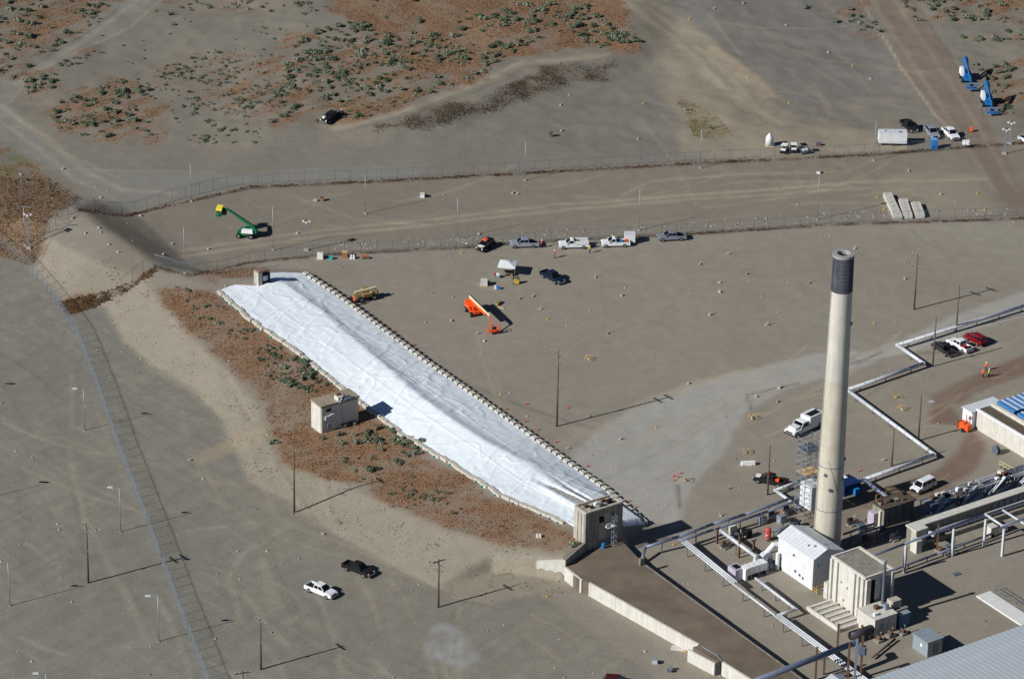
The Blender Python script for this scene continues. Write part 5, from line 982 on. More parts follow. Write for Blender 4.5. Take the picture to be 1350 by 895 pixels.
t = thing('folding_table', 'dark folding table in the shade of the white canopy', 'table', q+Vector((.4, -.9, 0)), R(-8)); MB().box((0, 0, .72), (1.5, .8, .06)).obj('top', M['black'], t)
for a in (-.65, .65): MB().box((a, 0, .35), (.06, .7, .7)).obj('leg', M['galvd'], t)
# ================================================================== LIFTS
def rails(w, l, z0, h=1.05, m=None):
    a = MB()
    for z in (z0+h*.5, z0+h):
        for p, q in (((-l/2, -w/2), (l/2, -w/2)), ((l/2, -w/2), (l/2, w/2)), ((l/2, w/2), (-l/2, w/2)), ((-l/2, w/2), (-l/2, -w/2))): a.beam((*p, z), (*q, z), .06)
    for x in (-l/2, 0, l/2):
        for y in (-w/2, w/2): a.beam((x, y, z0), (x, y, z0+h), .06)
    return a
def lift(label, x, y, head, col, boomcol, elev, blen, jib, bheadd=0., basket='same', group=None, double=True, pz=2.2, riser=False):
    """wheels and turntable on the ground, boom swinging along local +x from the tail pivot"""
    t = thing('boom_lift', label, 'boom lift', T(x, y), head, group); m = M[col]
    MB().box((0, 0, .75), (3.4, 1.5, .5)).obj('chassis', M[col], t); wheels(t, (-1.25, 1.25), 2.4, .5, .38)
    MB().box((-1.25, 0, .5), (.25, 2.0, .22)).obj('axle', M['black'], t); MB().box((1.25, 0, .5), (.25, 2.0, .22)).obj('axle', M['black'], t)
    MB().box((-.5, 0, 1.5), (3.0, .9, .7)).obj('turntable', m, t); MB().box((-.5, -.9 if col == 'blue' else .85, 1.6 if col != 'blue' else 2.0), (2.4, .7, .8 if col != 'blue' else 1.5), taper=.9).obj('engine_cover', M['sign' if col != 'orange' else 'orange'], t); MB().box((-.5, .85 if col == 'blue' else -.85, 1.5), (2.2, .6, .7)).obj('tank_cover', m, t); MB().box((-2.0, 0, 1.55), (.7, 1.7, .9)).obj('counterweight', m, t)
    pv = Vector((-1.7, 0, pz)); d = Vector((math.cos(elev), 0, math.sin(elev))); tip = pv+d*blen; nrm = Vector((-d.z, 0, d.x))
    if riser:
        for s_ in (-1, 1):
            MB().beam((1.0, s_*.45, 1.7), (pv.x-.2, s_*.45, pz-.4), .3, .34).obj('riser_arm', m, t); MB().beam((pv.x+.1, s_*.32, pz-.5), pv+Vector((0, s_*.32, .3)), .2, .3).obj('link', m, t)
        MB().beam((-.4, 0, 1.8), (-.2, 0, pz-1.3), .16).obj('lift_cylinder', M['chrome'], t)
    for s_ in (-1, 1): MB().box((pv.x, s_*.3, 1.95), (.6, .12, .9)).obj('pivot_plate', m, t)
    MB().beam(pv, pv+d*blen*.55, .42, .5).obj('boom', M[boomcol], t); MB().beam(pv+d*blen*.5, tip, .32, .38).obj('boom', M[boomcol if col != 'green' else 'green'], t)
    if double: MB().beam(pv-nrm*.62+d*.3, pv-nrm*.62+d*blen*.8, .4, .4).obj('lower_boom', m, t)
    MB().beam((0, 0, 1.8), pv+d*blen*.35-nrm*.3, .16).obj('lift_cylinder', M['chrome'], t); MB().beam(pv+nrm*.32, pv+d*blen*.9+nrm*.26, .12, .1).obj('hose_track', M['black'], t)
    je = tip+Vector(jib); MB().beam(tip, je, .2, .24).obj('jib', m, t)
    b = MB(); b.box((0, 0, .06), (1.0, 2.3, .1)); bo = b.obj('basket_floor', m, t); bo.location = je-Vector((-.4, 0, .5)); r = rails(2.3, 1.0, .1).obj('basket_rail', m, t); r.location = bo.location
    MB().box((0, 0, .75), (.3, .8, .5)).obj('control_box', M['black'], t).location = bo.location+Vector((.35, 0, .1))
    return t, bo
lift('orange boom lift with a cream boom lowered towards the viewer in the gravel yard', 624, 413, ang((612,402),(647,438)), 'orange', 'cream', R(1), 9.6, (1.5, 0, -2.0), pz=2.9)
LG_ = 'blue boom lifts'
lift('upper left of two blue boom lifts parked beside the dirt road', 1273, 106, ang((1266,88),(1281,122)), 'blue', 'blue', R(-19), 7.0, (1.2, 0, -1.2), group=LG_, pz=4.7, riser=True, double=False)
lift('lower right of two blue boom lifts parked beside the dirt road', 1301, 138, ang((1294,120),(1309,155)), 'blue', 'blue', R(-19), 7.0, (1.2, 0, -1.2), group=LG_, pz=4.7, riser=True, double=False)
gt, gb_ = lift('green boom lift raising a yellow-topped basket over the fenced strip', 324, 312, R(172), 'green', 'green', R(33), 6.6, (1.0, 0, -.9), double=False)
ys = MB().box((0, 0, 1.5), (1.2, 1.9, .5)).obj('yellow_hood', M['bright'], gt); ys.location = gb_.location
MB().box((0, 0, .75), (.9, .9, 1.2)).obj('dark_cabin', M['black'], gt).location = gb_.location+Vector((-.9, 0, 0))
# ---------------- telehandler
t = thing('telehandler', 'tan telehandler with workers beside the uphill edge of the white cover', 'telehandler', T(482, 395), ang((500,391),(464,398)))
MB().box((0, 0, .95), (4.2, 1.2, .6)).obj('chassis', M['tan'], t); wheels(t, (-1.4, 1.4), 2.2, .62, .42); MB().box((-.2, -.8, 1.6), (1.5, .8, 1.3), taper=.85).obj('cab', M['tan'], t); MB().box((-.2, -1.21, 1.75), (1.1, .03, .8)).obj('cab_window', M['glass'], t)
MB().box((.0, .75, 1.3), (2.0, .6, .6)).obj('engine_cover', M['tan'], t); MB().beam((-2.2, .15, 2.2), (2.4, .15, 2.0), .4, .45).obj('boom', M['cream'], t); MB().beam((2.3, .15, 2.0), (2.9, .15, .8), .3, .3).obj('boom_head', M['tan'], t); MB().box((3.0, .1, .75), (.1, 1.4, .9)).obj('carriage', M['black'], t)
for s_ in (-.4, .6): MB().box((3.6, s_, .35), (1.2, .14, .06)).obj('fork', M['black'], t)
MB().box((-2.2, 0, 1.4), (.4, 1.4, .9)).obj('counterweight', M['tan'], t)
# ---------------- small machines in the yard
def unit(name, label, cat, x, y, parts, head=0., group=None):
    t = thing(name, label, cat, T(x, y), head, group)
    for nm, mm, c, s_ in parts: MB().box(c, s_, taper=.94).obj(nm, M[mm], t)
    return t
unit('air_compressor', 'orange towable compressor in front of the white porch', 'compressor', 1271, 567, (('body', 'orange', (0, 0, .9), (2.4, 1.4, 1.0)), ('hood', 'orange', (-.4, 0, 1.5), (1.2, 1.2, .4)), ('tow_bar', 'black', (-1.7, 0, .5), (1.2, .12, .12)), ('wheel', 'tyre', (.2, -.75, .35), (.7, .2, .7)), ('wheel', 'tyre', (.2, .75, .35), (.7, .2, .7)), ('lamp', 'lag', (-1.2, -.4, .9), (.2, .3, .3))), R(-40))
unit('supply_boxes', 'grey-white wrapped pallet below the white canopy', 'pallet load', 638, 376, (('pallet', 'timber', (0, 0, .08), (1.5, 1.2, .16)), ('wrapped_load', 'concrete_l', (0, 0, .7), (1.4, 1.1, 1.1)), ('side_box', 'black', (.95, 0, .4), (.5, .8, .8))))
unit('generator', 'small white and red generator between pallet and canopy', 'generator', 655, 366, (('frame', 'galv', (0, 0, .3), (1.2, .8, .5)), ('engine', 'sign', (.15, 0, .65), (.7, .6, .5)), ('tank', 'red', (-.35, 0, .7), (.4, .6, .4))))
unit('cool_box', 'blue and white cool box below the wrapped pallet', 'cool box', 656, 381, (('box', 'blue', (.15, 0, .3), (.8, .6, .5)), ('lid', 'sign', (-.45, 0, .35), (.4, .6, .6))))
unit('light_plant', 'yellow-green pump unit right of the cool box', 'pump', 681, 374, (('body', 'yellow', (0, 0, .5), (1.0, .8, .9)), ('motor', 'green', (.3, .1, .95), (.6, .6, .4)), ('skid', 'black', (0, 0, .06), (1.3, 1.0, .12))))
unit('folding_chair', 'pale camp chair at the canopy foot', 'chair', 674, 368, (('seat', 'tan', (0, 0, .45), (.5, .5, .08)), ('backrest', 'tan', (0, .24, .75), (.5, .06, .6)), ('frame', 'galv', (0, 0, .2), (.4, .4, .4))))
unit('timber_bundle', 'pink-brown crate and planks lying right of the orange boom lift', 'crate', 657, 401, (('crate', 'tan', (0, 0, .3), (.7, 1.6, .5)), ('plank', 'timber', (1.3, -1.2, .08), (1.4, .3, .12))), R(-30))
unit('white_tote', 'white water tote by the near fence above the cover', 'tote', 422, 341, (('cage', 'sign', (0, 0, .65), (1.2, 1.1, 1.1)), ('pallet', 'timber', (0, 0, .06), (1.25, 1.15, .12)), ('cap', 'lag', (0, 0, 1.25), (.4, .4, .1))))
unit('teal_bin', 'small teal bin right of the white water tote', 'bin', 436, 342, (('bin', 'teal', (0, 0, .35), (.7, .6, .7)), ('lid', 'teal', (0, 0, .74), (.75, .65, .06))))
unit('cardboard_crate', 'brown crate standing by the near fence right of the teal bin', 'crate', 454.5, 339, (('crate', 'card', (0, 0, .6), (1.1, 1.0, 1.2)), ('lid', 'timber', (0, 0, 1.23), (1.15, 1.05, .06))))
unit('wrapped_load', 'white wrapped bundle right of the brown crate', 'bundle', 464.5, 341, (('bundle', 'sign', (0, 0, .35), (1.0, .8, .7)), ('strap', 'black', (0, 0, .36), (.1, .84, .72))))
unit('orange_box', 'rust-orange tool box right of the white bundle', 'tool box', 481, 341, (('box', 'rust', (-.2, 0, .3), (.8, .7, .6)), ('lid', 'orange', (-.2, 0, .63), (.85, .75, .06)), ('side_bin', 'galvd', (.6, 0, .25), (.5, .6, .5))))
unit('equipment_box', 'white equipment box at the tip of a mast shadow between the fences', 'box', 558, 260, (('box', 'sign', (-.2, 0, .4), (.9, .8, .8)), ('lid', 'concrete_l', (-.2, 0, .84), (1.0, .9, .08)), ('battery', 'black', (.6, 0, .3), (.5, .6, .6))))
unit('equipment_box', 'brown and white equipment boxes between the fences right of the green lift', 'box', 424, 265, (('box', 'card', (.1, 0, .4), (.7, .7, .8)), ('lid', 'rust', (.1, 0, .83), (.75, .75, .06)), ('bag', 'bag', (-1.3, -.1, .2), (.9, .6, .4))))
unit('burn_barrel', 'rusty barrel standing alone on the open ground beyond the far fence', 'barrel', 726.5, 180, (('drum', 'rust', (0, 0, .5), (.7, .7, 1.0)), ('rim', 'rust', (0, 0, 1.02), (.76, .76, .06))))
unit('tool_crate', 'dark brown crate right of the utility carts', 'crate', 1079, 192, (('crate', 'rust', (0, 0, .3), (1.0, .8, .6)), ('lid', 'galvd', (0, 0, .63), (1.05, .85, .06))))
unit('gate_sign', 'white sign panel and post by the gate near the white pickup', 'sign', 1273, 194, (('panel', 'sign', (0, 0, 1.2), (1.6, .08, .9)), ('post', 'galv', (-.5, 0, .5), (.08, .08, 1.0)), ('post', 'galv', (.5, 0, .5), (.08, .08, 1.0)), ('shelf', 'sign', (0, -.4, .8), (1.4, .7, .06))))
unit('traffic_barrel', 'orange traffic barrel at the edge of the dirt road by the white pickup', 'barrel', 1280, 174, (('drum', 'flag', (0, 0, .55), (.55, .55, 1.1)), ('base', 'black', (0, 0, .04), (.8, .8, .08))))
unit('white_pipe', 'white cylinder tank lying below the yellow barricades', 'tank', 986, 613, (('tank_body', 'sign', (0, 0, .4), (2.6, .7, .7)), ('saddle', 'galvd', (-.8, 0, .1), (.2, .8, .2)), ('saddle', 'galvd', (.8, 0, .1), (.2, .8, .2))), R(8))
unit('slab_lid', 'pale oval slab leaning by the gap in the long side wall', 'slab', 894, 855, (('slab', 'concrete_l', (0, 0, .12), (2.4, 1.2, .22)), ('lug', 'yellow', (1.4, -.6, .15), (.3, .3, .3))), R(-12))
unit('valve_box', 'small white-blue valve box in the low yard near the side wall', 'box', 865, 874, (('box', 'lag', (-.2, 0, .35), (.8, .6, .7)), ('lid', 'bluegrey', (-.2, 0, .73), (.85, .65, .06)), ('cap', 'black', (.5, 0, .2), (.5, .5, .4))))
unit('pump_unit', 'grey pump frame in the low yard beside the valve box', 'pump', 884, 884, (('frame', 'galvd', (0, 0, .2), (1.1, .9, .3)), ('motor', 'galv', (0, .1, .6), (.6, .5, .5)), ('wheel', 'tyre', (.4, -.4, .2), (.5, .15, .4))))
unit('floor_hatch', 'grey floor hatch in the gravel right of the tall block building shadow', 'hatch', 1261, 757, (('hatch', 'galvd', (0, 0, .1), (1.3, .9, .16)), ('handle', 'galv', (0, 0, .22), (.4, .1, .08))), R(30))
unit('white_tote', 'little white box lying on the red grass above the near wing wall', 'box', 710, 708, (('box', 'sign', (0, 0, .3), (.9, .6, .5)), ('strap', 'yellow', (0, 0, .3), (.2, .64, .54))))
# ================================================================== SMALL MARKERS
LM = [('the lone dark pickup', 437, 158), ('the upper blue boom lift', 1273, 106), ('the lower blue boom lift', 1301, 138), ('the squat bunker', 443, 570), ('the tall bunker', 790, 715), ('the green boom lift', 324, 312), ('the white box trailer', 1176, 190),
 ('the utility carts', 1046, 200), ('the telehandler', 482, 395), ('the orange boom lift', 627, 413), ('the white canopy', 669, 361), ('the dark blue pickup', 728, 369), ('the near-fence service truck', 756, 326), ('the grey-blue pickup', 885, 316), ('the tall pole by the cover', 734, 562),
 ('the white work truck', 1060, 567), ('the three cars by the zigzag pipe', 1265, 459), ('the white concrete panels', 1193, 280), ('the white minivan', 1217, 645), ('the black scaffold-side pickup', 1015, 637), ('the blockhouse', 346, 375), ('the hill floodlight mast', 38, 328), ('the far fence mast at its left end', 252, 266), ('the far fence mast above the trucks', 692, 238),
 ('the rusty barrel', 726, 180), ('the dark cut bank', 660, 130), ('the pole on the slope below the bunker', 388, 675), ('the little white box on the wing wall', 710, 708), ('the right-hand open-yard pole', 1205, 408), ('the far end of the cover', 300, 385), ('the black jeep', 640, 328), ('the orange compressor', 1271, 567), ('the lower yard pickups', 450, 768), ('the oval slab', 894, 855), ('the portable toilet', 1231, 196), ('the slope-foot pole', 578, 800), ('the bend of the left dirt track', 20, 118), ('the top left corner scrub', 40, 28), ('the dark row of shrubs', 430, 66), ('the bare grey basin', 1000, 60), ('the weedy patch by the far fence', 930, 155), ('the top edge scrub', 600, 14), ('the pale track junction', 880, 90), ('the right end of the big scrub', 820, 55), ('the left scrub island', 150, 150), ('the top right corner scrub', 1310, 18), ('the dirt road at the top edge', 1175, 8), ('the sandy toe of the mound', 250, 513), ('the lamp-armed lower pole', 116, 768), ('the middle of the downhill cover edge', 530, 575), ('the near wing wall', 735, 735), ('the middle of the big scrub', 620, 60), ('the track below the big scrub', 560, 140), ('the small left scrub patch', 50, 115), ('the grey slope between scrub islands', 290, 105)]
LMw = [(n, T(x, y)) for n, x, y in LM]; USED = set()
def where(p):
    """distance and bearing from the nearest landmark, in plain words"""
    n, q = min(LMw, key=lambda a: (a[1]-p).length); d = p-q; r = d.length
    a = math.degrees(math.atan2(d.y, d.x)) % 360
    dr = ['right of', 'beyond and right of', 'beyond', 'beyond and left of', 'left of', 'nearer and left of', 'nearer than', 'nearer and right of'][int((a+22.5)//45) % 8]
    return r, dr, n
def wlabel(what, p, alts=('',)):
    r, dr, n = where(p); near = 'just' if r < 7 else '' if r < 16 else 'well' if r < 30 else 'far'
    for a in alts:
        for f in (near, {'just': 'close', '': 'somewhat', 'well': 'farther', 'far': 'distantly'}[near]):
            s = ' '.join(f"{a} {what} {f} {dr} {n}".split())
            if s not in USED: USED.add(s); return s
    return s
stake = MB().tube((.28, 0, 0), (.28, 0, 1.05), .035, n=5).mesh('stake', M['cream']); flagm = MB().box((.28, 0, 1.12), (.26, .1, .26)).mesh('flag', mat('weathered orange flag', (226,112,80), .8))
bagm = [block_mesh(.75+.1*k, .55, .42, 60+k).mesh('sandbag', M['bag']) for k in range(3)]; bagt = block_mesh(.7, .6, .4, 70).mesh('sandbag', mat('dull tan bag', (150,136,108), .9, var=.15))
ypost = MB().tube((0, 0, 0), (0, 0, 1.0), .09, n=6).mesh('post', M['yellow']); ybase = MB().box((0, 0, .1), (.55, .55, .2), taper=.8).mesh('base', M['yellow'])
conem = MB().lathe([(.2, .05), (.04, .85), (.001, .87)], 10).mesh('cone', mat('worn orange cone', (228,84,56), .6, var=.08)); cbase = MB().box((0, 0, .03), (.5, .5, .06)).mesh('base', M['black'])
def marker(kind, x, y):
    p = T(x, y); rz = random.uniform(0, 6.28); n0 = len(COL.objects)
    if kind in ('flag', 'bag', 'tanflag'):
        nm, what, cat = ('sandbag', 'grey-white sandbag' if kind != 'tanflag' else 'tan sandbag', 'sandbag') if kind == 'bag' else ('flag_marker', ('flagged stake with pale sandbag' if kind == 'flag' else 'flagged stake with tan sandbag'), 'marker')
        t = thing(nm, wlabel(what, p), cat, p, rz, 'flagged markers and sandbags'); put('sandbag', random.choice(bagm) if kind != 'tanflag' else bagt, t)
        if kind != 'bag': put('stake', stake, t); put('flag', flagm, t)
    elif kind == 'cone': t = thing('traffic_cone', wlabel('orange cone', p), 'traffic cone', p, rz, 'orange cones'); put('cone', conem, t); put('base', cbase, t)
    elif kind == 'yellow': t = thing('marker_post', wlabel('short yellow marker post', p), 'marker post', p, rz, 'yellow marker posts'); put('post', ypost, t); put('base', ybase, t)
    elif kind == 'barricade':
        t = thing('barricade', wlabel('yellow barricade', p), 'barricade', p, rz, 'yellow barricades')
        for a, b in ((-.9, -.7), (.9, -.7), (.9, .7), (-.9, .7)): put('post', ypost, t).location = (a, b, 0)
        for a, b in (((-.9, -.7), (.9, -.7)), ((-.9, .7), (.9, .7))): MB().beam((*a, .85), (*b, .85), .08).obj('rail', M['yellow'], t)
        put('hatch', bagm[0], t); o = put('flag', flagm, t); o.location = (.2, .3, 0)
    t.scale = (.66, .66, .75)
MK = dict(flag=[(784.5,366),(959.6,335),(949.5,386),(937,415),(1011,429),(711.5,408),(935.5,415.5),(1012,428.5),(997,523),(1027,512),(818.5,579),(1165,607),(950,680),(1127,328),(1192.6,368),(1197.6,226),(948,373)],
 tanflag=[(923,349),(985,361.5),(702.6,391),(1066.6,373.5),(961,644),(1025,530),(801,440),(1029,511),(685,394)],
 bag=[(820,390),(948.5,385),(908,506),(749,591),(391.6,308),(95.7,288),(129.7,301),(131.7,307),(143,323),(155,333),(112.6,308),(185,285),(226.7,322),(274.5,329),(132,261),(215,336),(942,12),(980,5),(841,184),(740.5,173),(750.5,126),(739,139),(1036,34),(1092,70),(1147,105),(676,255),(682.5,256),(631,309),(83,223),(27,231),(628,404),(638,450),(595,423),(1240,257),(250,607),(425,704),(630,440)],
 yellow=[(1156,261),(1165,277),(1240.5,257),(1288,256),(1298,277),(909,26),(986,103),(847.5,137),(1040,137),(1124,88),(1152,427),(608,334),(864.6,564),(903,634),(721.5,421),(374.8,500),(1232,835),(721,787),(1060,806),(888,718),(1290,856),(962,718),(660,520)],
 cone=[(694,533),(748,538),(779,550),(692.6,556),(709,567),(733,583),(774,615),(830,661),(441,384),(448,390),(546,455),(521,437),(667,540),(894,629),(889,633),(897,624),(1133,621),(1158,41),(888,628),(470,402),(838,669)],
 barricade=[(776,474),(992,552),(984,597),(1189,540),(1182,524),(905,634)])
for k, pts in MK.items():
    for x, y in pts: marker(k, x, y)
# ================================================================== WORKERS
def person_mesh(name, joints, edges, radii):
    me = bpy.data.meshes.new(name+' cage'); me.from_pydata(joints, edges, []); o = bpy.data.objects.new(name+'_cage', me); COL.objects.link(o)
    md = o.modifiers.new('skin', 'SKIN'); o.modifiers.new('smooth', 'SUBSURF').levels = 1
    for i, r in enumerate(radii): me.skin_vertices[0].data[i].radius = (r, r*.85) if r > .12 else (r, r)
    me.skin_vertices[0].data[0].use_root = True
    dg = bpy.context.evaluated_depsgraph_get(); dg.update(); ev = o.evaluated_get(dg); m = bpy.data.meshes.new_from_object(ev); m.name = name; bpy.data.objects.remove(o)
    m.polygons.foreach_set('use_smooth', [True]*len(m.polygons)); return m
def pose(arm):
    J_ = [(0, 0, .95), (0, 0, 1.15), (0, 0, 1.38), (0, 0, 1.5), (.02, 0, 1.62), (.02, 0, 1.72)]; Rr = [.15, .15, .16, .065, .095, .07]; Ed = [(0, 1), (1, 2), (2, 3), (3, 4), (4, 5)]
    for s_ in (-1, 1):
        k = len(J_)
        if arm == 'down': a = [(0, .2*s_, 1.4), (-.02, .26*s_, 1.12), (.06, .27*s_, .88), (.09, .27*s_, .78)]
        else: a = [(0, .2*s_, 1.4), (.06, .25*s_, 1.14), (.30, .17*s_, 1.10), (.39, .15*s_, 1.12)]
        J_ += a; Rr += [.075, .055, .042, .04]; Ed += [(2, k), (k, k+1), (k+1, k+2), (k+2, k+3)]
        k = len(J_); st_ = .1*s_*(1 if arm == 'down' else 1.6); J_ += [(0, .1*s_, .88), (.02+st_*.3, .11*s_, .48), (st_*.5, .12*s_, .09), (st_*.5+.16, .13*s_, .05)]; Rr += [.1, .075, .055, .05]; Ed += [(0, k), (k, k+1), (k+1, k+2), (k+2, k+3)]
    return J_, Ed, Rr
skin = mat('skin', (190,140,112), .6, var=.03); jeans = mat('dark jeans', (44,52,70), .9); boots = mat('boots', (50,40,32), .9)
PM = {a: person_mesh('person '+a, *pose(a)) for a in ('down', 'forward')}
for m in PM.values():
    for k in range(4): m.materials.append(jeans)
    mi = []
    for p in m.polygons:
        c = p.center; r_ = math.hypot(c.x, c.y)
        mi.append(3 if c.z < .12 else 2 if c.z > 1.5 or (abs(c.y) > .13 and (c.z < .9 and abs(c.y) > .2 or c.x > .24)) else 1 if c.z > .93 else 0)
    m.polygons.foreach_set('material_index', mi)
hatm = MB().lathe([(.16, 1.70), (.125, 1.72), (.115, 1.78), (.07, 1.84), (.001, 1.86)], 14); hatm.lathe([(.001, 1.695), (.16, 1.70)], 14)
def person(x, y, rz, vest, hat, arm, label):
    me = PM[arm]; o = put('person', me); tag(o, label, 'person', 'workers on the site'); o.location = T(x, y); o.rotation_euler = (0, 0, rz)
    for k, mm in enumerate((jeans, vest, skin, boots)):
        o.material_slots[k].link = 'OBJECT'; o.material_slots[k].material = mm
    h = MB(); h.v, h.f, h.m = hatm.v, hatm.f, hatm.m; h.obj('hard_hat', hat, o, True); v = MB(); v.lathe([(.185, 1.0), (.19, 1.2), (.195, 1.36), (.16, 1.45), (.09, 1.49)], 14); v.v = [(a, b*1.15, c) for a, b, c in v.v]; v.obj('vest', vest, o, True)
vo, vr, vg = M['flag'], mat('faded red cloth', (190,74,66), .8), mat('lime vest cloth', (190,220,60), .7)
person(731, 340.5, R(200), vr, M['sign'], 'down', 'worker in a red top standing in front of the silver-blue pickup')
person(777.5, 334, R(150), vg, M['flag'], 'forward', 'worker in a lime vest and orange hat behind the white service truck')
person(714, 327, R(180), vr, M['sign'], 'forward', 'worker in red at the tailgate of the silver-blue pickup')
person(1300, 488.5, R(250), vo, M['sign'], 'down', 'worker in orange, farthest of the three on the brown track')
person(1295.5, 498, R(60), vo, M['flag'], 'forward', 'worker in orange facing the other two on the brown track')
person(1303.5, 497.5, R(150), vg, M['sign'], 'down', 'worker in a lime vest on the brown track')
person(489, 395, R(220), vg, M['sign'], 'forward', 'worker in a lime vest beside the telehandler')
person(467, 402, R(40), vo, M['flag'], 'down', 'worker in orange between telehandler and the cover blocks')
person(450, 154, R(200), mat('dark jacket', (60,62,70), .9), M['sign'], 'down', 'person in a dark jacket and white hat beside the lone dark pickup')
# ================================================================== PLANTS
def bush_mesh(k, n, tone):
    r_ = np.random.default_rng(100+k); V = []; Fq = []
    lobes = [(r_.normal(0, .38), r_.normal(0, .38), r_.uniform(.2, .55), r_.uniform(.38, .62)) for _ in range(5)]
    for i in range(n):
        lx, ly, lz, lr = lobes[i % 5]; d = r_.normal(size=3); d /= np.linalg.norm(d); d[2] = abs(d[2])*.9-.15
        c = np.array([lx, ly, lz])+d*lr*r_.uniform(.65, 1.05); c[2] = max(c[2], .05)
        a = r_.normal(size=3); a /= np.linalg.norm(a); b = np.cross(d, a); b /= np.linalg.norm(b)+1e-6; s_ = r_.uniform(.09, .2)
        o = len(V); V += [c-a*s_-b*s_*.5, c+a*s_-b*s_*.5, c+a*s_*.6+b*s_*.7, c-a*s_*.6+b*s_*.7]; Fq.append((o, o+1, o+2, o+3))
    V = np.array(V); base = lin(tone); col = base*(.55+.9*np.repeat(r_.random(n), 4))[:, None]; return V, np.array(Fq), col
leaf = attr_mat('sagebrush leaf', 'tint', .9)
TONES = [(118,128,108), (100,114,92), (132,138,120), (108,116,92), (122,122,102), (82,96,76)]
TWORD = ['grey-green', 'green', 'pale grey', 'olive', 'khaki', 'dark green']
BV = [bush_mesh(k, 210, TONES[k]) for k in range(6)]; BM = [npmesh('bush', *BV[k][:2], leaf, BV[k][2]) for k in range(6)]
stemm = MB()
for k in range(5): a = k*1.26; stemm.tube((0, 0, -.1), (.4*math.cos(a), .4*math.sin(a), .5), .05, .02, n=4)
stem_me = stemm.mesh('stem', mat('sage stem', (92,80,66), .9))
ZN = [([(-10,-6),(160,-6),(140,24),(108,44),(56,78),(10,108),(-10,112)], 95, .45, 1.25), ([(28,98),(74,98),(76,126),(34,132)], 22, .5, 1.1), ([(62,146),(112,118),(150,104),(190,112),(222,150),(205,190),(130,192),(76,172)], 95, .45, 1.2), ([(70,86),(132,64),(134,74),(84,94)], 14, .4, .8),
 ([(205,92),(300,60),(360,72),(350,110),(335,160),(262,152),(230,122),(205,122)], 170, .28, .75), ([(222,140),(340,130),(345,190),(240,190)], 50, .3, .9), ([(380,96),(372,70),(430,36),(486,24),(500,52),(440,66),(405,92)], 60, .6, 1.2), ([(346,112),(430,60),(560,40),(620,60),(650,92),(560,128),(470,160),(345,166)], 420, .3, 1.1),
 ([(480,0),(800,0),(800,30),(700,62),(640,90),(600,80),(500,60)], 130, .4, 1.2), ([(685,6),(760,0),(800,30),(852,62),(800,72),(760,50),(690,46)], 75, .55, 1.2), ([(340,0),(440,0),(420,20),(345,18)], 14, .4, .9), ([(230,0),(340,0),(340,14),(240,16)], 20, .35, .9), ([(120,30),(260,0),(270,40),(140,60)], 10, .4, .9),
 ([(318,420),(380,462),(440,508),(405,520),(352,500),(322,450)], 95, .3, .9), ([(430,575),(475,568),(540,562),(560,590),(520,620),(440,590)], 34, .5, 1.05), ([(352,560),(400,590),(560,600),(690,700),(640,705),(480,640),(380,600)], 60, .25, .65), ([(222,375),(290,395),(330,440),(300,450),(240,400)], 24, .35, .75), ([(0,200),(60,235),(95,262),(60,285),(0,250)], 14, .35, .7),
 ([(1208,-4),(1352,-4),(1352,30),(1285,30),(1232,28)], 58, .45, 1.15), ([(1262,48),(1352,40),(1352,54),(1285,56)], 16, .6, 1.1), ([(1280,84),(1330,82),(1338,104),(1300,104)], 26, .6, 1.1), ([(1305,112),(1352,110),(1352,150),(1316,150)], 18, .4, 1.), ([(1190,0),(1218,28),(1212,30),(1184,0)], 9, .5, .9), ([(1060,0),(1140,0),(1166,48),(1156,56),(1100,34)], 12, .5, 1.), ([(150,60),(400,20),(430,120),(240,200)], 70, .22, .5), ([(895,132),(940,150),(965,180),(930,186)], 8, .3, .6)]
SH = []
COVPX = [(284,380),(330,412),(395,456),(462,506),(540,566),(602,606),(664,646),(756,690),(860,700),(600,480),(400,350),(340,350)]
BUNKPX = [(406,520),(480,510),(482,565),(424,576),(406,566)]
for pg, n, s0, s1 in ZN:
    s1 = .3+(s1-.3)*.9
    xs = [p[0] for p in pg]; ys = [p[1] for p in pg]; c = 0; tries = 0
    cl = [(rng.uniform(min(xs), max(xs)), rng.uniform(min(ys), max(ys))) for _ in range(max(2, n//7))]
    while c < n and tries < n*60:
        tries += 1
        if rng.random() < .6: a, b = cl[rng.integers(len(cl))]; x = a+rng.normal(0, 12); y = b+rng.normal(0, 5)
        else: x, y = rng.uniform(min(xs), max(xs)), rng.uniform(min(ys), max(ys))
        if inside(np.array([x]), np.array([y]), pg)[0] and not inside(np.array([x+3]), np.array([y-3]), COVPX)[0] and not inside(np.array([x]), np.array([y]), BUNKPX)[0]:
            SH.append((x, y, s0+(s1-s0)*rng.random()**1.7)); c += 1
BIG = [(402,478,1.0),(398,500,1.2),(408,497,1.1),(490,620,1.15),(497,566,1.1),(485,572,1.0),(358,585,1.0),(455,562,1.0),(465,560,.9),(758,718,.9),(1062,12,1.0),(1099,30,1.1),(1158,42,.9),(503,585,.8),(470,585,.9),(425,548+30,.7)]
SH += BIG
order = sorted(range(len(SH)), key=lambda i: -SH[i][2]); keep = set(order[:290]); RV = []; RF = []; RC = []; off = 0
SIZE = lambda s: 'large' if s > 1.05 else 'mid-sized' if s > .8 else 'small'
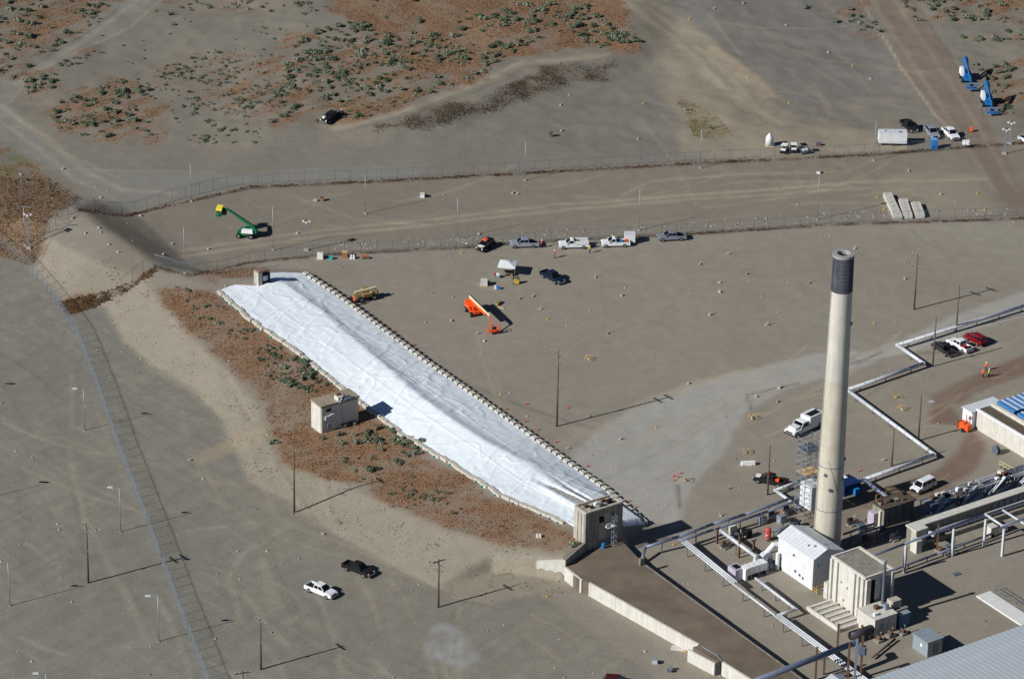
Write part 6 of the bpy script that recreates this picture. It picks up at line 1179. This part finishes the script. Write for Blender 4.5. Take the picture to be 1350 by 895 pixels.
for i, (x, y, s) in enumerate(SH):
    p = T(x, y); k = int(rng.integers(6)); rz = rng.uniform(0, 6.28); hz = s*rng.uniform(.75, 1.0)
    if i in keep:
        t = thing('sagebrush', wlabel('sagebrush', p, (f'{SIZE(s)} {TWORD[k]}', f'rounded {TWORD[k]}')), 'shrub', p, rz, 'sagebrush bushes'); t.scale = (s, s, hz)
        put('foliage', BM[k], t); put('stem', stem_me, t)
    else:
        V, F_, c_ = BV[k]; V = V[:400]; n4_ = 100; cs, sn = math.cos(rz), math.sin(rz)
        Q_ = np.stack([(V[:, 0]*cs-V[:, 1]*sn)*s*1.1, (V[:, 0]*sn+V[:, 1]*cs)*s*1.1, V[:, 2]*hz], 1)+np.array(p); RV.append(Q_); RF.append(F_[:n4_]+off); RC.append(c_[:400]); off += 400
stuff(put('undergrowth', npmesh('undergrowth', np.concatenate(RV), np.concatenate(RF), leaf, np.concatenate(RC))))
# ---------------- dry grass, brush and fence litter: tufts of upright blades
def tufts(name, X, Y, h, w, cols, blades=4):
    n = len(X); Z = H(X, Y); Vs = []; Cs = []
    for b in range(blades):
        a = rng.uniform(0, 6.28, n); dx, dy = np.cos(a)*w*.5, np.sin(a)*w*.5; lx, ly = rng.normal(0, .8, n)*h, rng.normal(0, .8, n)*h; ox, oy = rng.normal(0, .25, n)*w, rng.normal(0, .25, n)*w
        v = np.stack([np.stack([X+ox-dx, Y+oy-dy, Z-.02], 1), np.stack([X+ox+dx, Y+oy+dy, Z-.02], 1), np.stack([X+ox+dx*.5+lx, Y+oy+dy*.5+ly, Z+h*rng.uniform(.6, 1, n)], 1), np.stack([X+ox-dx*.7+lx, Y+oy-dy*.7+ly, Z+h*rng.uniform(.5, .9, n)], 1)], 1)
        Vs.append(v.reshape(-1, 3)); c = cols[rng.integers(len(cols), size=n)]*rng.uniform(.75, 1.25, (n, 1)); Cs.append(np.repeat(c, 4, 0))
    V = np.concatenate(Vs); F_ = np.arange(len(V)).reshape(-1, 4); return stuff(put(name, npmesh(name, V, F_, grassm, np.concatenate(Cs))))
grassm = attr_mat('dry grass', 'tint', .95)
def sample(Wt, n):
    w = (Wt*inview).ravel(); w = w/w.sum(); i = rng.choice(w.size, n, p=w); return XXf.ravel()[i]+rng.uniform(-.5, .5, n)*G, YYf.ravel()[i]+rng.uniform(-.5, .5, n)*G
clump = .25+1.6*np.clip(fbm(XXf, YYf, 3.2, 3, 301)+.12, 0, 1)
REDT = np.array([lin(c) for c in ((150,112,84),(136,106,82),(160,124,94),(126,100,80),(150,128,102),(132,114,94))])
X_, Y_ = sample(np.clip(RM-.12, 0, 1)*clump, 60000); tufts('dry_grass', X_, Y_, rng.uniform(.05, .16, 60000), rng.uniform(.1, .3, 60000), REDT, 3)
hf = inside(PXf, PYf, RED['left_hill'][0])*(PYf > 235)
X_, Y_ = sample(hf*clump, 4500); tufts('dead_brush', X_, Y_, rng.uniform(.05, .18, 4500), rng.uniform(.12, .32, 4500), np.array([lin(c) for c in ((112,92,70),(94,78,62),(130,104,76),(116,98,78))]))
toeb = inside(PXf, PYf, [(78,398),(140,384),(172,372),(205,352),(208,358),(160,388),(128,404),(90,416)])*1.
X_, Y_ = sample(toeb*clump**2, 3200); tufts('tumbleweed', X_, Y_, rng.uniform(.05, .2, 3200), rng.uniform(.1, .3, 3200), np.array([lin(c) for c in ((116,94,70),(98,80,62),(134,106,76))]))
X_, Y_ = sample(BK*clump**2, 7000); tufts('dark_brush', X_, Y_, rng.uniform(.04, .15, 7000), rng.uniform(.08, .24, 7000), np.array([lin(c) for c in ((108,98,84),(96,88,76),(118,106,90),(100,100,84))]))
upf, midf = up[fine, fine], mid[fine, fine]
X_, Y_ = sample(((np.abs(PYf-upf-1) < 1.6)*(PXf > 100)+(np.abs(PYf-midf-1.2) < 1.3)*(PXf > 150)*.7)*clump**2, 5000); tufts('fence_litter', X_, Y_, rng.uniform(.04, .16, 5000), rng.uniform(.1, .3, 5000), np.array([lin(c) for c in ((96,76,62),(84,68,56),(112,88,70))]))
sp_ = slope[fine, fine]*1.
X_, Y_ = sample(sp_*clump**4, 900); tufts('slope_weeds', X_, Y_, rng.uniform(.05, .15, 900), rng.uniform(.1, .26, 900), np.array([lin(c) for c in ((136,116,90),(120,108,88),(150,120,88))]))
gsp = inside(PXf, PYf, [(892,130),(930,140),(968,176),(945,186),(915,180),(900,150)])*1.
X_, Y_ = sample(gsp*clump**2, 1300); tufts('green_weeds', X_, Y_, rng.uniform(.03, .12, 1300), rng.uniform(.08, .22, 1300), np.array([lin(c) for c in ((128,120,84),(142,112,80),(116,116,82))]))
# ---------------- loose stones along the fences and the yard
def stones(name, X, Y, s, cols):
    n = len(X); Z = H(X, Y); o = np.array([[-1, -1, -.3], [1, -1, -.3], [1, 1, -.3], [-1, 1, -.3], [-.6, -.6, .7], [.6, -.6, .6], [.6, .6, .8], [-.6, .6, .6]]); f = np.array([(4, 5, 6, 7), (0, 1, 5, 4), (1, 2, 6, 5), (2, 3, 7, 6), (3, 0, 4, 7)])
    V = np.stack([X, Y, Z], 1)[:, None]+(o[None]*s[:, None, None])*rng.uniform(.6, 1.3, (n, 8, 3)); F_ = (f[None]+8*np.arange(n)[:, None, None]).reshape(-1, 4)
    c = np.repeat(cols[rng.integers(len(cols), size=n)]*rng.uniform(.8, 1.2, (n, 1)), 8, 0); stuff(put(name, npmesh(name, V.reshape(-1, 3), F_, grassm, c)))
wst = (np.abs(PYf-midf+9) < 6)*(PXf > 440)*1.+.02*(PYf > 240)
X_, Y_ = sample(wst*clump**2, 1500); stones('rubble', X_, Y_, rng.uniform(.05, .17, 1500)*rng.uniform(.6, 1.6, 1500), np.array([lin(c) for c in ((160,154,144),(138,130,118),(172,168,160))]))
